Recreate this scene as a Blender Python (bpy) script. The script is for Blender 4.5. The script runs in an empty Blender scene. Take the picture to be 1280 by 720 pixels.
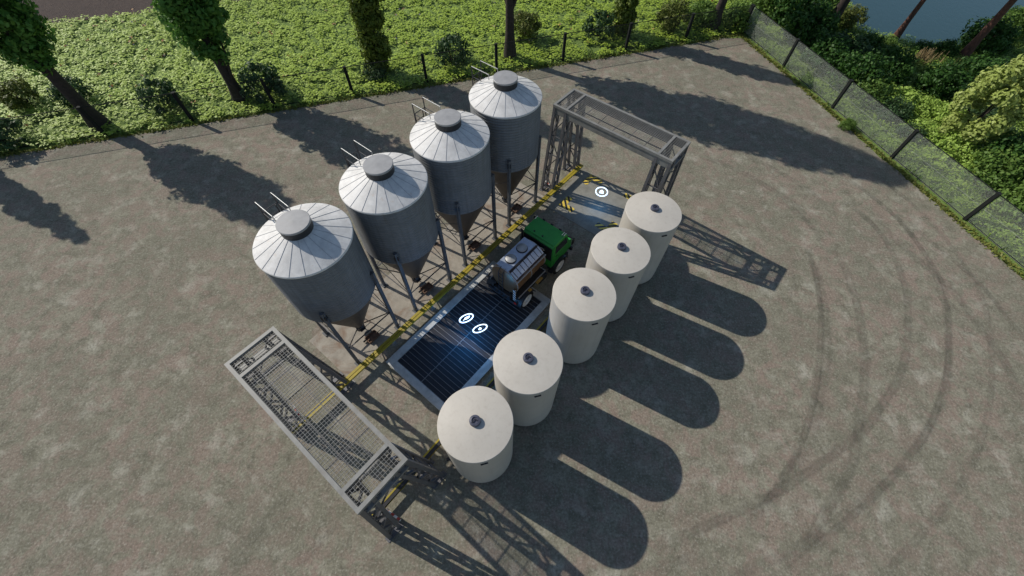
import bpy, math, random
import numpy as np
from mathutils import Matrix, Vector
random.seed(7); RNG = np.random.default_rng(11)
scn = bpy.context.scene
COL = scn.collection
PI = math.pi
# ------------------------------------------------------------------ frame of the loading site
AX = -0.68446
O = np.array([-6.72306, 4.18706])
EA = np.array([math.cos(AX), math.sin(AX)]); EB = np.array([-EA[1], EA[0]])
def site(a, b, z=0.0):
    p = O + a*EA + b*EB
    return (float(p[0]), float(p[1]), z)
SHIFT = np.array([1.17196, -0.63329])            # shadow shift per metre of height

# ------------------------------------------------------------------ materials
def new_mat(name):
    m = bpy.data.materials.new(name); m.use_nodes = True
    nt = m.node_tree
    for n in list(nt.nodes): nt.nodes.remove(n)
    out = nt.nodes.new('ShaderNodeOutputMaterial')
    bs = nt.nodes.new('ShaderNodeBsdfPrincipled')
    nt.links.new(bs.outputs[0], out.inputs[0])
    return m, nt, bs, out
def noise(nt, scale, detail=6, rough=.6, vec=None, dist=0.0):
    n = nt.nodes.new('ShaderNodeTexNoise'); n.inputs['Scale'].default_value = scale
    n.inputs['Detail'].default_value = detail; n.inputs['Roughness'].default_value = rough
    n.inputs['Distortion'].default_value = dist
    if vec is not None: nt.links.new(vec, n.inputs['Vector'])
    return n.outputs['Fac']
def ramp(nt, fac, stops):
    r = nt.nodes.new('ShaderNodeValToRGB')
    el = r.color_ramp.elements
    while len(el) < len(stops): el.new(.5)
    for e, (p, c) in zip(el, stops):
        e.position = p; e.color = (*c, 1) if not isinstance(c, float) else (c, c, c, 1)
    nt.links.new(fac, r.inputs[0])
    return r.outputs[0]
def mixc(nt, fac, a, b, mode='MIX'):
    m = nt.nodes.new('ShaderNodeMix'); m.data_type = 'RGBA'; m.blend_type = mode
    for sock, v in ((m.inputs[0], fac), (m.inputs[6], a), (m.inputs[7], b)):
        if isinstance(v, (int, float)): sock.default_value = v
        elif isinstance(v, tuple): sock.default_value = (*v, 1)
        else: nt.links.new(v, sock)
    return m.outputs[2]
def coord(nt, kind='Object', scale=None, rot=None):
    t = nt.nodes.new('ShaderNodeTexCoord'); o = t.outputs[kind]
    if scale or rot:
        mp = nt.nodes.new('ShaderNodeMapping')
        if scale: mp.inputs['Scale'].default_value = scale
        if rot: mp.inputs['Rotation'].default_value = rot
        nt.links.new(o, mp.inputs[0]); o = mp.outputs[0]
    return o
def bump(nt, bs, h, strength, dist=.02):
    b = nt.nodes.new('ShaderNodeBump'); b.inputs['Strength'].default_value = strength
    b.inputs['Distance'].default_value = dist
    nt.links.new(h, b.inputs['Height']); nt.links.new(b.outputs[0], bs.inputs['Normal'])
def worn(name, c, rough=.5, metal=0.0, var=.25, scale=3.0, bmp=.1, dirt=None, dirt_amt=.5):
    m, nt, bs, out = new_mat(name)
    v = coord(nt)
    f = noise(nt, scale, 7, .65, v)
    lo = tuple(x*(1-var) for x in c); hi = tuple(min(1, x*(1+var)) for x in c)
    col = ramp(nt, f, [(.3, lo), (.7, hi)])
    if dirt:
        g = ramp(nt, noise(nt, scale*.6, 8, .7, v, .3), [(.48, 0.0), (.72, 1.0)])
        mm = nt.nodes.new('ShaderNodeMath'); mm.operation = 'MULTIPLY'; mm.inputs[1].default_value = dirt_amt
        nt.links.new(g, mm.inputs[0]); col = mixc(nt, mm.outputs[0], col, dirt)
    nt.links.new(col, bs.inputs['Base Color'])
    r = nt.nodes.new('ShaderNodeMapRange'); r.inputs[3].default_value = max(.02, rough-.1); r.inputs[4].default_value = min(1, rough+.12)
    nt.links.new(f, r.inputs[0]); nt.links.new(r.outputs[0], bs.inputs['Roughness'])
    bs.inputs['Metallic'].default_value = metal
    if bmp: bump(nt, bs, noise(nt, scale*14, 4, .6, v), bmp, .01)
    return m
def leafy(name, c1, c2, c3=None, trans=.3, rough=.55):
    m, nt, bs, out = new_mat(name)
    g = nt.nodes.new('ShaderNodeNewGeometry')
    st = [(0, c1), (.6, c2)] + ([(1, c3)] if c3 else [])
    col = ramp(nt, g.outputs['Random Per Island'], st)
    pos = noise(nt, .9, 3, .5, g.outputs['Position'])
    col = mixc(nt, ramp(nt, pos, [(.35, 0.0), (.65, .35)]), col, tuple(x*1.2 for x in c2))
    nt.links.new(col, bs.inputs['Base Color']); bs.inputs['Roughness'].default_value = rough
    bs.inputs['Specular IOR Level'].default_value = .25
    tr = nt.nodes.new('ShaderNodeBsdfTranslucent'); nt.links.new(col, tr.inputs[0])
    mx = nt.nodes.new('ShaderNodeMixShader'); mx.inputs[0].default_value = trans
    nt.links.new(bs.outputs[0], mx.inputs[1]); nt.links.new(tr.outputs[0], mx.inputs[2])
    nt.links.new(mx.outputs[0], out.inputs[0])
    return m

def yard_material():
    m, nt, bs, out = new_mat('compacted_yard')
    v = coord(nt)
    big = noise(nt, .22, 5, .6, v, .4)
    mid = noise(nt, 1.5, 9, .70, v, .3)
    fine = noise(nt, 6.5, 6, .75, v)
    grit = noise(nt, 11, 2, .6, v)
    spots = noise(nt, .8, 8, .68, v, .2)
    col = ramp(nt, mid, [(.32, (.135, .126, .092)), (.5, (.222, .210, .155)), (.68, (.315, .300, .23))])
    red = ramp(nt, noise(nt, 1.15, 8, .68, v, .5), [(.46, 0.0), (.58, .78)])
    col = mixc(nt, red, col, (.270, .205, .165))
    col = mixc(nt, ramp(nt, big, [(.4, 0.0), (.60, .45)]), col, (.165, .163, .118))
    col = mixc(nt, ramp(nt, spots, [(.54, 0.0), (.72, .7)]), col, (.43, .415, .34))
    col = mixc(nt, ramp(nt, fine, [(.32, .55), (.48, 0.0)]), col, (.105, .098, .078))
    col = mixc(nt, ramp(nt, fine, [(.54, 0.0), (.72, .5)]), col, (.42, .40, .34))
    col = mixc(nt, ramp(nt, grit, [(.28, .5), (.46, 0.0)]), col, (.09, .080, .064))
    col = mixc(nt, ramp(nt, grit, [(.56, 0.0), (.74, .45)]), col, (.47, .445, .38))
    nt.links.new(col, bs.inputs['Base Color'])
    bs.inputs['Roughness'].default_value = .92; bs.inputs['Specular IOR Level'].default_value = .2
    hsum = nt.nodes.new('ShaderNodeMath'); hsum.operation = 'ADD'
    nt.links.new(mid, hsum.inputs[0]); nt.links.new(fine, hsum.inputs[1])
    bump(nt, bs, hsum.outputs[0], .6, .05)
    return m
def slab_material(name, base, stain, edge=False):
    m, nt, bs, out = new_mat(name)
    v = coord(nt)
    f = noise(nt, 2.2, 8, .7, v, .3)
    col = ramp(nt, f, [(.3, tuple(x*.72 for x in base)), (.7, tuple(x*1.15 for x in base))])
    st = ramp(nt, noise(nt, .8, 6, .65, v, .8), [(.5, 0.0), (.66, .75)])
    col = mixc(nt, st, col, stain)
    nt.links.new(col, bs.inputs['Base Color']); bs.inputs['Roughness'].default_value = .88
    bump(nt, bs, noise(nt, 25, 6, .7, v), .3, .02)
    return m
def galvanised(name, c, metal, rough, streak=.25):
    m, nt, bs, out = new_mat(name)
    oi = nt.nodes.new('ShaderNodeObjectInfo'); mp = nt.nodes.new('ShaderNodeMath'); mp.operation = 'MULTIPLY'; mp.inputs[1].default_value = 40
    nt.links.new(oi.outputs['Random'], mp.inputs[0])
    def shifted(o):
        a = nt.nodes.new('ShaderNodeVectorMath'); a.operation = 'ADD'; nt.links.new(o, a.inputs[0]); nt.links.new(mp.outputs[0], a.inputs[1]); return a.outputs[0]
    v = shifted(coord(nt))
    f = noise(nt, 2.5, 6, .6, v)
    vs = shifted(coord(nt, scale=(9, 9, .5)))
    s = noise(nt, 1.0, 5, .6, vs)
    col = ramp(nt, f, [(.3, tuple(x*.82 for x in c)), (.7, tuple(x*1.12 for x in c))])
    col = mixc(nt, ramp(nt, s, [(.42, 0.0), (.72, streak)]), col, tuple(x*.45 for x in c))
    nt.links.new(col, bs.inputs['Base Color'])
    rust = ramp(nt, noise(nt, 1.0, 7, .7, shifted(coord(nt, scale=(5, 5, .35)))), [(.60, 0.0), (.74, .5)])
    col = mixc(nt, rust, col, (c[0]*.75, c[1]*.52, c[2]*.36))
    nt.links.new(col, bs.inputs['Base Color'])
    bs.inputs['Metallic'].default_value = metal
    r = nt.nodes.new('ShaderNodeMapRange'); r.inputs[3].default_value = rough-.08; r.inputs[4].default_value = rough+.12
    nt.links.new(f, r.inputs[0]); nt.links.new(r.outputs[0], bs.inputs['Roughness'])
    return m
def grass_ground():
    m, nt, bs, out = new_mat('meadow_soil')
    v = coord(nt)
    f = noise(nt, 1.3, 8, .7, v, .4)
    col = ramp(nt, f, [(.3, (.10, .16, .03)), (.5, (.15, .23, .045)), (.72, (.20, .26, .07))])
    nt.links.new(col, bs.inputs['Base Color']); bs.inputs['Roughness'].default_value = .95
    bump(nt, bs, noise(nt, 12, 6, .7, v), .7, .1)
    return m
def soil_material():
    m, nt, bs, out = new_mat('ploughed_soil')
    v = coord(nt)
    f = noise(nt, 1.6, 9, .75, v, .5)
    col = ramp(nt, f, [(.3, (.036, .022, .017)), (.7, (.075, .048, .036))])
    nt.links.new(col, bs.inputs['Base Color']); bs.inputs['Roughness'].default_value = .95
    bump(nt, bs, noise(nt, 7, 8, .75, v), .9, .15)
    return m
def water_material():
    m, nt, bs, out = new_mat('lake_water')
    v = coord(nt, scale=(1, .6, 1))
    bs.inputs['Base Color'].default_value = (.034, .078, .092, 1)
    bs.inputs['Roughness'].default_value = .12; bs.inputs['IOR'].default_value = 1.33
    bump(nt, bs, noise(nt, 2.2, 5, .6, v, .5), .25, .05)
    return m
def stripe_material(name, c1, c2, freq, direction, rough=.6, wear=.2):
    m, nt, bs, out = new_mat(name)
    v = coord(nt)
    d = nt.nodes.new('ShaderNodeVectorMath'); d.operation = 'DOT_PRODUCT'
    d.inputs[1].default_value = direction; nt.links.new(v, d.inputs[0])
    mu = nt.nodes.new('ShaderNodeMath'); mu.operation = 'MULTIPLY'; mu.inputs[1].default_value = freq
    nt.links.new(d.outputs['Value'], mu.inputs[0])
    fr = nt.nodes.new('ShaderNodeMath'); fr.operation = 'FRACT'; nt.links.new(mu.outputs[0], fr.inputs[0])
    gt = nt.nodes.new('ShaderNodeMath'); gt.operation = 'GREATER_THAN'; gt.inputs[1].default_value = .5
    nt.links.new(fr.outputs[0], gt.inputs[0])
    col = mixc(nt, gt.outputs[0], c1, c2)
    col = mixc(nt, ramp(nt, noise(nt, 9, 6, .7, v), [(.5, 0.0), (.75, wear)]), col, (.2, .18, .15))
    nt.links.new(col, bs.inputs['Base Color']); bs.inputs['Roughness'].default_value = rough
    return m
def emit_material(name, c, s):
    m, nt, bs, out = new_mat(name)
    bs.inputs['Base Color'].default_value = (*c, 1)
    bs.inputs['Emission Color'].default_value = (*c, 1); bs.inputs['Emission Strength'].default_value = s
    return m
def track_material():
    m, nt, bs, out = new_mat('tyre_rubber_dust')
    v = coord(nt)
    bs.inputs['Base Color'].default_value = (.075, .066, .056, 1); bs.inputs['Roughness'].default_value = .95
    tr = nt.nodes.new('ShaderNodeBsdfTransparent'); mx = nt.nodes.new('ShaderNodeMixShader')
    a = nt.nodes.new('ShaderNodeAttribute'); a.attribute_name = 'fade'
    n1 = ramp(nt, noise(nt, 1.2, 7, .7, v, .4), [(.34, 0.12), (.66, .62)])
    n2 = ramp(nt, noise(nt, 11, 5, .7, v), [(.3, .35), (.7, 1.0)])
    mu = nt.nodes.new('ShaderNodeMath'); mu.operation = 'MULTIPLY'; nt.links.new(n1, mu.inputs[0]); nt.links.new(n2, mu.inputs[1])
    m2 = nt.nodes.new('ShaderNodeMath'); m2.operation = 'MULTIPLY'; nt.links.new(mu.outputs[0], m2.inputs[0]); nt.links.new(a.outputs['Fac'], m2.inputs[1])
    nt.links.new(m2.outputs[0], mx.inputs[0]); nt.links.new(tr.outputs[0], mx.inputs[1]); nt.links.new(bs.outputs[0], mx.inputs[2])
    nt.links.new(mx.outputs[0], out.inputs[0])
    return m

M = {}
M['yard'] = yard_material()
M['slab'] = slab_material('stained_concrete', (.34, .305, .25), (.20, .125, .08))
M['pad'] = slab_material('unloading_concrete', (.245, .235, .195), (.2, .195, .165))
M['rim'] = slab_material('pit_rim_concrete', (.50, .50, .47), (.27, .275, .265))
M['grass'] = grass_ground(); M['soil'] = soil_material(); M['water'] = water_material()
M['silo'] = galvanised('galvanised_corrugated', (.18, .187, .195), .15, .55, .45)
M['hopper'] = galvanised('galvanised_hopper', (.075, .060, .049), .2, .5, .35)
M['roof'] = galvanised('painted_silo_roof', (.70, .69, .665), .0, .55, .12)
M['rib'] = worn('roof_seam', (.46, .46, .47), .6, .05)
M['lid'] = worn('silo_lid_paint', (.33, .33, .33), .55, .05, .14, 3)
M['lidband'] = worn('silo_lid_band', (.03, .032, .036), .5, .2)
M['leg'] = worn('silo_leg_steel', (.10, .105, .112), .65, .05, .25, 4)
M['ladder'] = worn('ladder_zinc', (.42, .42, .41), .4, .4, .15, 5)
M['rod'] = worn('brace_rod', (.09, .09, .095), .5, .5)
M['gantry'] = worn('gantry_grey_paint', (.235, .235, .22), .55, .1, .2, 3, .1, (.16, .12, .09), .3)
M['gantrydark'] = worn('gantry_grey_shaded', (.125, .125, .132), .5, .2, .2, 3, .1, (.10, .08, .06), .3)  # the same grey paint, darkened for the shade on legs and bearers
M['wiremesh'] = worn('gantry_mesh_zinc', (.29, .285, .265), .6, .1, .15, 4, 0)
def tank_plastic():
    m, nt, bs, out = new_mat('cream_tank_plastic')
    oi = nt.nodes.new('ShaderNodeObjectInfo'); mu = nt.nodes.new('ShaderNodeMath'); mu.operation = 'MULTIPLY'; mu.inputs[1].default_value = 60
    nt.links.new(oi.outputs['Random'], mu.inputs[0])
    def sh(o):
        a = nt.nodes.new('ShaderNodeVectorMath'); a.operation = 'ADD'; nt.links.new(o, a.inputs[0]); nt.links.new(mu.outputs[0], a.inputs[1]); return a.outputs[0]
    v = sh(coord(nt)); f = noise(nt, 1.3, 7, .65, v)
    col = ramp(nt, f, [(.3, (.525, .490, .428)), (.7, (.58, .545, .48))])
    st = ramp(nt, noise(nt, 1.0, 6, .65, sh(coord(nt, scale=(6, 6, .3)))), [(.52, 0.0), (.72, .35)])
    col = mixc(nt, st, col, (.40, .36, .30))
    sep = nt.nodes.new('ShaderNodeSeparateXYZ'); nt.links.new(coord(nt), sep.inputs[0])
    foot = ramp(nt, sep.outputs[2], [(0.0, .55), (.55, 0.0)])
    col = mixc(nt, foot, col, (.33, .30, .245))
    nt.links.new(col, bs.inputs['Base Color']); bs.inputs['Roughness'].default_value = .48
    return m
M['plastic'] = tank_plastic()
M['vent'] = worn('tank_vent_cap', (.085, .09, .125), .35, .1, .2, 8)
M['ventdark'] = worn('tank_vent_slot', (.02, .02, .03), .4)
M['fitting'] = worn('dark_fitting', (.035, .035, .04), .5, .3)
M['yellow'] = worn('yellow_rail_paint', (.35, .27, .018), .55, .0, .15, 4, .1, (.2, .14, .04), .4)
M['black'] = worn('black_paint', (.018, .018, .02), .45, 0, .2, 6)
M['grate'] = worn('dark_grating_steel', (.016, .017, .022), .8, .0, .3, 5)
M['gratebar'] = worn('grating_bar', (.15, .15, .155), .6, .1, .35, 6)
M['pitdark'] = worn('pit_shade_black', (.006, .006, .007), .9)
M['hazard'] = stripe_material('hazard_floor_paint', (.72, .52, .07), (.02, .02, .02), 3.6, (.7071, .7071, 0))
M['hazard2'] = stripe_material('hazard_floor_paint_mirrored', (.72, .52, .07), (.02, .02, .02), 3.6, (.7071, -.7071, 0))
M['redwhite'] = stripe_material('red_white_warning', (.74, .73, .71), (.04, .03, .03), 5.2, (.45, 0, .9), .5, .1)
M['redwhite_rod'] = stripe_material('red_white_rod', (.78, .76, .72), (.5, .06, .04), 3.2, (1, 0, 0), .5, .1)
M['green'] = worn('green_truck_paint', (.03, .29, .045), .35, 0, .12, 3, .02)
M['chrome'] = galvanised('tank_steel_ground_tint', (.27, .15, .075), .45, .3, .1)  # brown reflection of the ground painted into the barrel's base colour
M['deck'] = worn('tank_deck_aluminium', (.50, .56, .66), .35, .5, .15, 6)  # bluish tint paints the sky's reflection into the deck metal
M['rubber'] = worn('tyre_rubber', (.022, .022, .022), .8, 0, .25, 6)
M['rimwhite'] = worn('white_wheel_rim', (.88, .88, .86), .4, 0, .12, 6)
M['glass'] = worn('truck_window_glass', (.02, .025, .03), .08, 0, .1, 3, 0)
M['ochre'] = worn('ochre_panel', (.38, .22, .04), .5, 0, .25, 6)
M['lampred'] = worn('tail_lamp_red', (.45, .02, .015), .25, 0, .1, 5, 0)
M['lampwhite'] = worn('head_lamp_glass', (.75, .75, .72), .15, 0, .05, 5, 0)
M['rust'] = worn('rusty_tray', (.17, .10, .065), .8, .1, .4, 6, .3)
M['fence'] = worn('fence_post_green_black', (.004, .006, .005), .9, .0, .2, 4)
M['fencewire'] = worn('fence_wire_coating', (.02, .03, .024), .85, .0, .1, 4, 0)
M['fencewire_lit'] = worn('fence_wire_lit', (.52, .55, .50), .7, .0, .1, 4, 0)  # paler copy of the fence wire, sunlight painted into its colour
M['bark'] = worn('dark_bark', (.040, .030, .025), .9, 0, .45, 6, .8)
M['pinebark'] = worn('red_pine_bark', (.12, .055, .038), .9, 0, .5, 5, .8, (.05, .032, .026), .8)
M['leaf_dark'] = leafy('poplar_leaf', (.062, .155, .028), (.10, .235, .042), (.15, .29, .06))
M['leaf_col'] = leafy('columnar_leaf', (.09, .135, .02), (.14, .19, .03), (.19, .23, .045))
M['leaf_scrub'] = leafy('scrub_leaf', (.026, .070, .014), (.045, .115, .02), (.075, .155, .03))
M['leaf_bush'] = leafy('fence_shrub_leaf', (.035, .075, .03), (.06, .12, .042), (.10, .155, .065))
M['leaf_olive'] = leafy('olive_shrub_leaf', (.09, .12, .025), (.13, .16, .035), (.18, .19, .055))
M['leaf_lush'] = leafy('lush_shrub_leaf', (.08, .155, .028), (.13, .22, .042), (.18, .27, .062))
M['leaf_fern'] = leafy('fern_leaf', (.22, .34, .055), (.29, .42, .075), (.34, .46, .105), 0.12)
M['leaf_pale'] = leafy('pale_tree_leaf', (.22, .28, .06), (.33, .40, .10), (.44, .50, .17), .25)
M['leaf_pine'] = leafy('pine_needle', (.02, .045, .016), (.035, .07, .022))
M['clover'] = leafy('clover_leaf', (.27, .39, .045), (.35, .47, .062), (.42, .53, .095), 0.12)
M['grassblade'] = leafy('grass_blade', (.13, .23, .045), (.19, .29, .06), (.25, .32, .09), .3)
M['verge'] = leafy('verge_blade', (.14, .17, .035), (.20, .215, .045), (.25, .25, .08), .3)
M['reed'] = leafy('dry_reed', (.22, .16, .08), (.34, .25, .13), (.42, .33, .19), .2)
M['flower'] = leafy('field_flower', (.5, .16, .10), (.52, .3, .12), (.2, .25, .5), .2)
M['icon'] = emit_material('marker_light', (.80, .92, 1.0), 1.5)
M['track'] = track_material()

# ------------------------------------------------------------------ mesh builder
class MB:
    def __init__(s): s.v = []; s.f = []; s.smooth = []
    def add(s, vs, fs, smooth=False):
        o = len(s.v); s.v += [tuple(map(float, p)) for p in vs]
        for f in fs: s.f.append([i+o for i in f]); s.smooth.append(smooth)
        return s
    def box(s, c, d, rot=None, bev=0.0):
        x, y, z = d[0]/2, d[1]/2, d[2]/2
        if bev > 0:
            b = min(bev, x*.9, y*.9, z*.9)
            vs = []; idx = {}
            for sx in (-1, 1):
                for sy in (-1, 1):
                    for sz in (-1, 1):
                        for ax in range(3):
                            p = [sx*(x-b), sy*(y-b), sz*(z-b)]
                            p[ax] = (sx*x, sy*y, sz*z)[ax]
                            idx[(sx, sy, sz, ax)] = len(vs); vs.append(p)
            fs = []
            for ax in range(3):
                u, w = (ax+1) % 3, (ax+2) % 3
                for sg in (-1, 1):
                    q = []
                    for su, sw in ((-1, -1), (1, -1), (1, 1), (-1, 1)):
                        k = [0, 0, 0]; k[ax] = sg; k[u] = su; k[w] = sw
                        q.append(idx[(*k, ax)])
                    fs.append(q if sg > 0 else q[::-1])
            for ax in range(3):
                u, w = (ax+1) % 3, (ax+2) % 3
                for su in (-1, 1):
                    for sw in (-1, 1):
                        def K(sa, axx):
                            k = [0, 0, 0]; k[ax] = sa; k[u] = su; k[w] = sw; return idx[(*k, axx)]
                        q = [K(-1, u), K(1, u), K(1, w), K(-1, w)]
                        fs.append(q if su*sw > 0 else q[::-1])
            for sx in (-1, 1):
                for sy in (-1, 1):
                    for sz in (-1, 1):
                        q = [idx[(sx, sy, sz, a)] for a in range(3)]
                        fs.append(q if sx*sy*sz > 0 else q[::-1])
        else:
            vs = [(-x,-y,-z),(x,-y,-z),(x,y,-z),(-x,y,-z),(-x,-y,z),(x,-y,z),(x,y,z),(-x,y,z)]
            fs = [(0,3,2,1),(4,5,6,7),(0,1,5,4),(1,2,6,5),(2,3,7,6),(3,0,4,7)]
        R = rot if rot is not None else Matrix.Identity(3)
        vs = [tuple(R @ Vector(p) + Vector(c)) for p in vs]
        return s.add(vs, fs)
    def bar(s, p, q, w, h=None, up=(0, 0, 1)):
        p, q = Vector(p), Vector(q); d = q-p; L = d.length
        y = d.normalized(); u = Vector(up)
        if abs(y.dot(u)) > .99: u = Vector((1, 0, 0))
        x = y.cross(u).normalized(); z = x.cross(y)
        R = Matrix((x, y, z)).transposed()
        return s.box((p+q)/2, (w, L, h or w), R)
    def tube(s, pts, r, n=8, cap=True):
        pts = [Vector(p) for p in pts]; m = len(pts)
        rs = r if isinstance(r, (list, tuple)) else [r]*m
        vs = []; prev = None
        for i, p in enumerate(pts):
            t = (pts[min(i+1, m-1)]-pts[max(i-1, 0)]).normalized()
            if prev is None:
                u = Vector((0, 0, 1)) if abs(t.z) < .9 else Vector((1, 0, 0))
                x = t.cross(u).normalized()
            else: x = (prev - t*prev.dot(t)).normalized()
            prev = x; y = t.cross(x)
            for k in range(n):
                a = 2*PI*k/n; vs.append(p + x*math.cos(a)*rs[i] + y*math.sin(a)*rs[i])
        fs = [(i*n+k, i*n+(k+1) % n, (i+1)*n+(k+1) % n, (i+1)*n+k) for i in range(m-1) for k in range(n)]
        s.add(vs, fs, True)
        if cap:
            s.add(vs[:n], [tuple(range(n))[::-1]]); s.add(vs[-n:], [tuple(range(n))])
        return s
    def lathe(s, prof, n=48, c=(0, 0, 0), axis='z', smooth=True, cap0=False, cap1=False, a0=0.0, a1=2*PI):
        closed = abs(a1-a0-2*PI) < 1e-6
        k_n = n if closed else n+1
        def P(r, z, a):
            x, y = r*math.cos(a), r*math.sin(a)
            if axis == 'z': q = (x, y, z)
            elif axis == 'y': q = (x, z, y)
            else: q = (z, x, y)
            return (q[0]+c[0], q[1]+c[1], q[2]+c[2])
        if smooth and len(prof) > 2:             # break the shading where the profile turns sharply
            cut = [0]
            for i in range(1, len(prof)-1):
                u = Vector((prof[i][0]-prof[i-1][0], prof[i][1]-prof[i-1][1])); w_ = Vector((prof[i+1][0]-prof[i][0], prof[i+1][1]-prof[i][1]))
                if u.length > 0 and w_.length > 0 and u.angle(w_) > .5: cut.append(i)
            cut.append(len(prof)-1)
            if len(cut) > 2:
                for i, j in zip(cut[:-1], cut[1:]):
                    s.lathe(prof[i:j+1], n, c, axis, smooth, cap0 and i == 0, cap1 and j == len(prof)-1, a0, a1)
                return s
        vs = [P(r, z, a0+(a1-a0)*k/n) for r, z in prof for k in range(k_n)]
        fs = []
        flip = axis == 'y'
        for i in range(len(prof)-1):
            for k in range(n):
                k2 = (k+1) % k_n
                q = (i*k_n+k, i*k_n+k2, (i+1)*k_n+k2, (i+1)*k_n+k)
                fs.append(q[::-1] if flip else q)
        s.add(vs, fs, smooth)
        if cap0: s.add(vs[:k_n], [tuple(range(k_n))[::-1]])
        if cap1: s.add(vs[-k_n:], [tuple(range(k_n))])
        return s
    def prism(s, poly, z0, z1):
        n = len(poly)
        vs = [(x, y, z0) for x, y in poly] + [(x, y, z1) for x, y in poly]
        fs = [tuple(range(n))[::-1], tuple(range(n, 2*n))] + [(i, (i+1) % n, n+(i+1) % n, n+i) for i in range(n)]
        return s.add(vs, fs)
    def xprism(s, poly, x0, x1):                 # polygon in (y, z)
        n = len(poly)
        vs = [(x0, y, z) for y, z in poly] + [(x1, y, z) for y, z in poly]
        fs = [tuple(range(n))[::-1], tuple(range(n, 2*n))] + [(i, (i+1) % n, n+(i+1) % n, n+i) for i in range(n)]
        return s.add(vs, fs)
    def build(s, name, mat, parent=None, loc=None, rz=0.0):
        me = bpy.data.meshes.new(name); me.from_pydata(s.v, [], s.f)
        me.polygons.foreach_set('use_smooth', s.smooth)
        me.materials.append(mat); me.update()
        o = bpy.data.objects.new(name, me); COL.objects.link(o)
        if parent is not None: o.parent = parent
        if loc is not None: o.location = loc
        o.rotation_euler.z = rz
        return o
def quads(name, V, mat, parent=None, loc=None, tri=False):
    """V: (n,4,3) array of quads, one island each"""
    n, k = V.shape[0], V.shape[1]
    me = bpy.data.meshes.new(name)
    me.vertices.add(n*k); me.loops.add(n*k); me.polygons.add(n)
    me.vertices.foreach_set('co', V.reshape(-1).astype(np.float32))
    me.loops.foreach_set('vertex_index', np.arange(n*k, dtype=np.int32))
    me.polygons.foreach_set('loop_start', np.arange(0, n*k, k, dtype=np.int32))
    me.polygons.foreach_set('loop_total', np.full(n, k, dtype=np.int32))
    me.materials.append(mat); me.update(calc_edges=True)
    o = bpy.data.objects.new(name, me); COL.objects.link(o)
    if parent is not None: o.parent = parent
    if loc is not None: o.location = loc
    return o
def tag(o, label=None, cat=None, group=None, kind=None):
    if label: o['label'] = label
    if cat: o['category'] = cat
    if group: o['group'] = group
    if kind: o['kind'] = kind
    return o
def thing(name, label, cat, loc=(0, 0, 0), rz=0.0, group=None):
    o = bpy.data.objects.new(name, None); COL.objects.link(o)
    o.empty_display_size = .2
    o.location = loc; o.rotation_euler.z = rz
    return tag(o, label, cat, group)
def dup(root, loc, rz, label, group=None):
    def cp(o, parent):
        c = o.copy(); COL.objects.link(c)
        if parent is not None: c.parent = parent
        for ch in list(o.children): cp(ch, c)
        return c
    r = cp(root, None); r.location = loc; r.rotation_euler.z = rz; r['label'] = label
    if group: r['group'] = group
    return r

# ------------------------------------------------------------------ camera
TH, ROLL, FPX = 0.99700, 0.00900, 525.12
cam_d = bpy.data.cameras.new('camera'); cam = bpy.data.objects.new('camera', cam_d); COL.objects.link(cam)
cam_d.sensor_width = 36; cam_d.lens = FPX/1280*36; cam_d.clip_start = .1; cam_d.clip_end = 2000
cam.matrix_world = Matrix.Translation((0, 0, 20)) @ Matrix.Rotation(PI/2-TH, 4, 'X') @ Matrix.Rotation(ROLL, 4, 'Z')
scn.camera = cam
# pixel (1280x720) at height z -> world x, y : used only to read plan positions off the survey
_fw = np.array([0, math.cos(TH), -math.sin(TH)]); _r = np.array([1., 0, 0]); _u = np.cross(_r, _fw)
_r2 = math.cos(ROLL)*_r + math.sin(ROLL)*_u; _u2 = -math.sin(ROLL)*_r + math.cos(ROLL)*_u
def at(px, py, z=0.0):
    d = _fw + _r2*(px-640)/FPX + _u2*(360-py)/FPX
    t = (z-20)/d[2]
    return np.array([d[0]*t, d[1]*t])

# ------------------------------------------------------------------ world and sun
w = bpy.data.worlds.new('World'); scn.world = w; w.use_nodes = True
nt = w.node_tree
for n in list(nt.nodes): nt.nodes.remove(n)
wo = nt.nodes.new('ShaderNodeOutputWorld'); bg = nt.nodes.new('ShaderNodeBackground'); sky = nt.nodes.new('ShaderNodeTexSky')
sky.sky_type = 'NISHITA'; sky.sun_disc = False
elev = math.atan(1/float(np.hypot(*SHIFT)))
sky.sun_elevation = elev; sky.sun_rotation = math.atan2(-SHIFT[0], -SHIFT[1]) % (2*PI)
sky.air_density = 1.0; sky.dust_density = .6; sky.ozone_density = 1.0
bg.inputs[1].default_value = 0.085
nt.links.new(sky.outputs[0], bg.inputs[0]); nt.links.new(bg.outputs[0], wo.inputs[0])
sun_d = bpy.data.lights.new('sun', 'SUN'); sun = bpy.data.objects.new('sun', sun_d); COL.objects.link(sun)
sun_d.energy = 3.7; sun_d.angle = math.radians(.5); sun_d.color = (1.0, .945, .86)
sun.rotation_euler = Vector((SHIFT[0], SHIFT[1], -1)).to_track_quat('-Z', 'Y').to_euler()
sun.location = (-30, 20, 40)
scn.view_settings.view_transform = 'Standard'; scn.view_settings.look = 'None'
scn.view_settings.exposure = 0.10; scn.view_settings.gamma = 1.0; scn.view_settings.use_curve_mapping = False
scn.cycles.max_bounces = 6; scn.cycles.transparent_max_bounces = 12
scn.cycles.use_denoising = True

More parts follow.
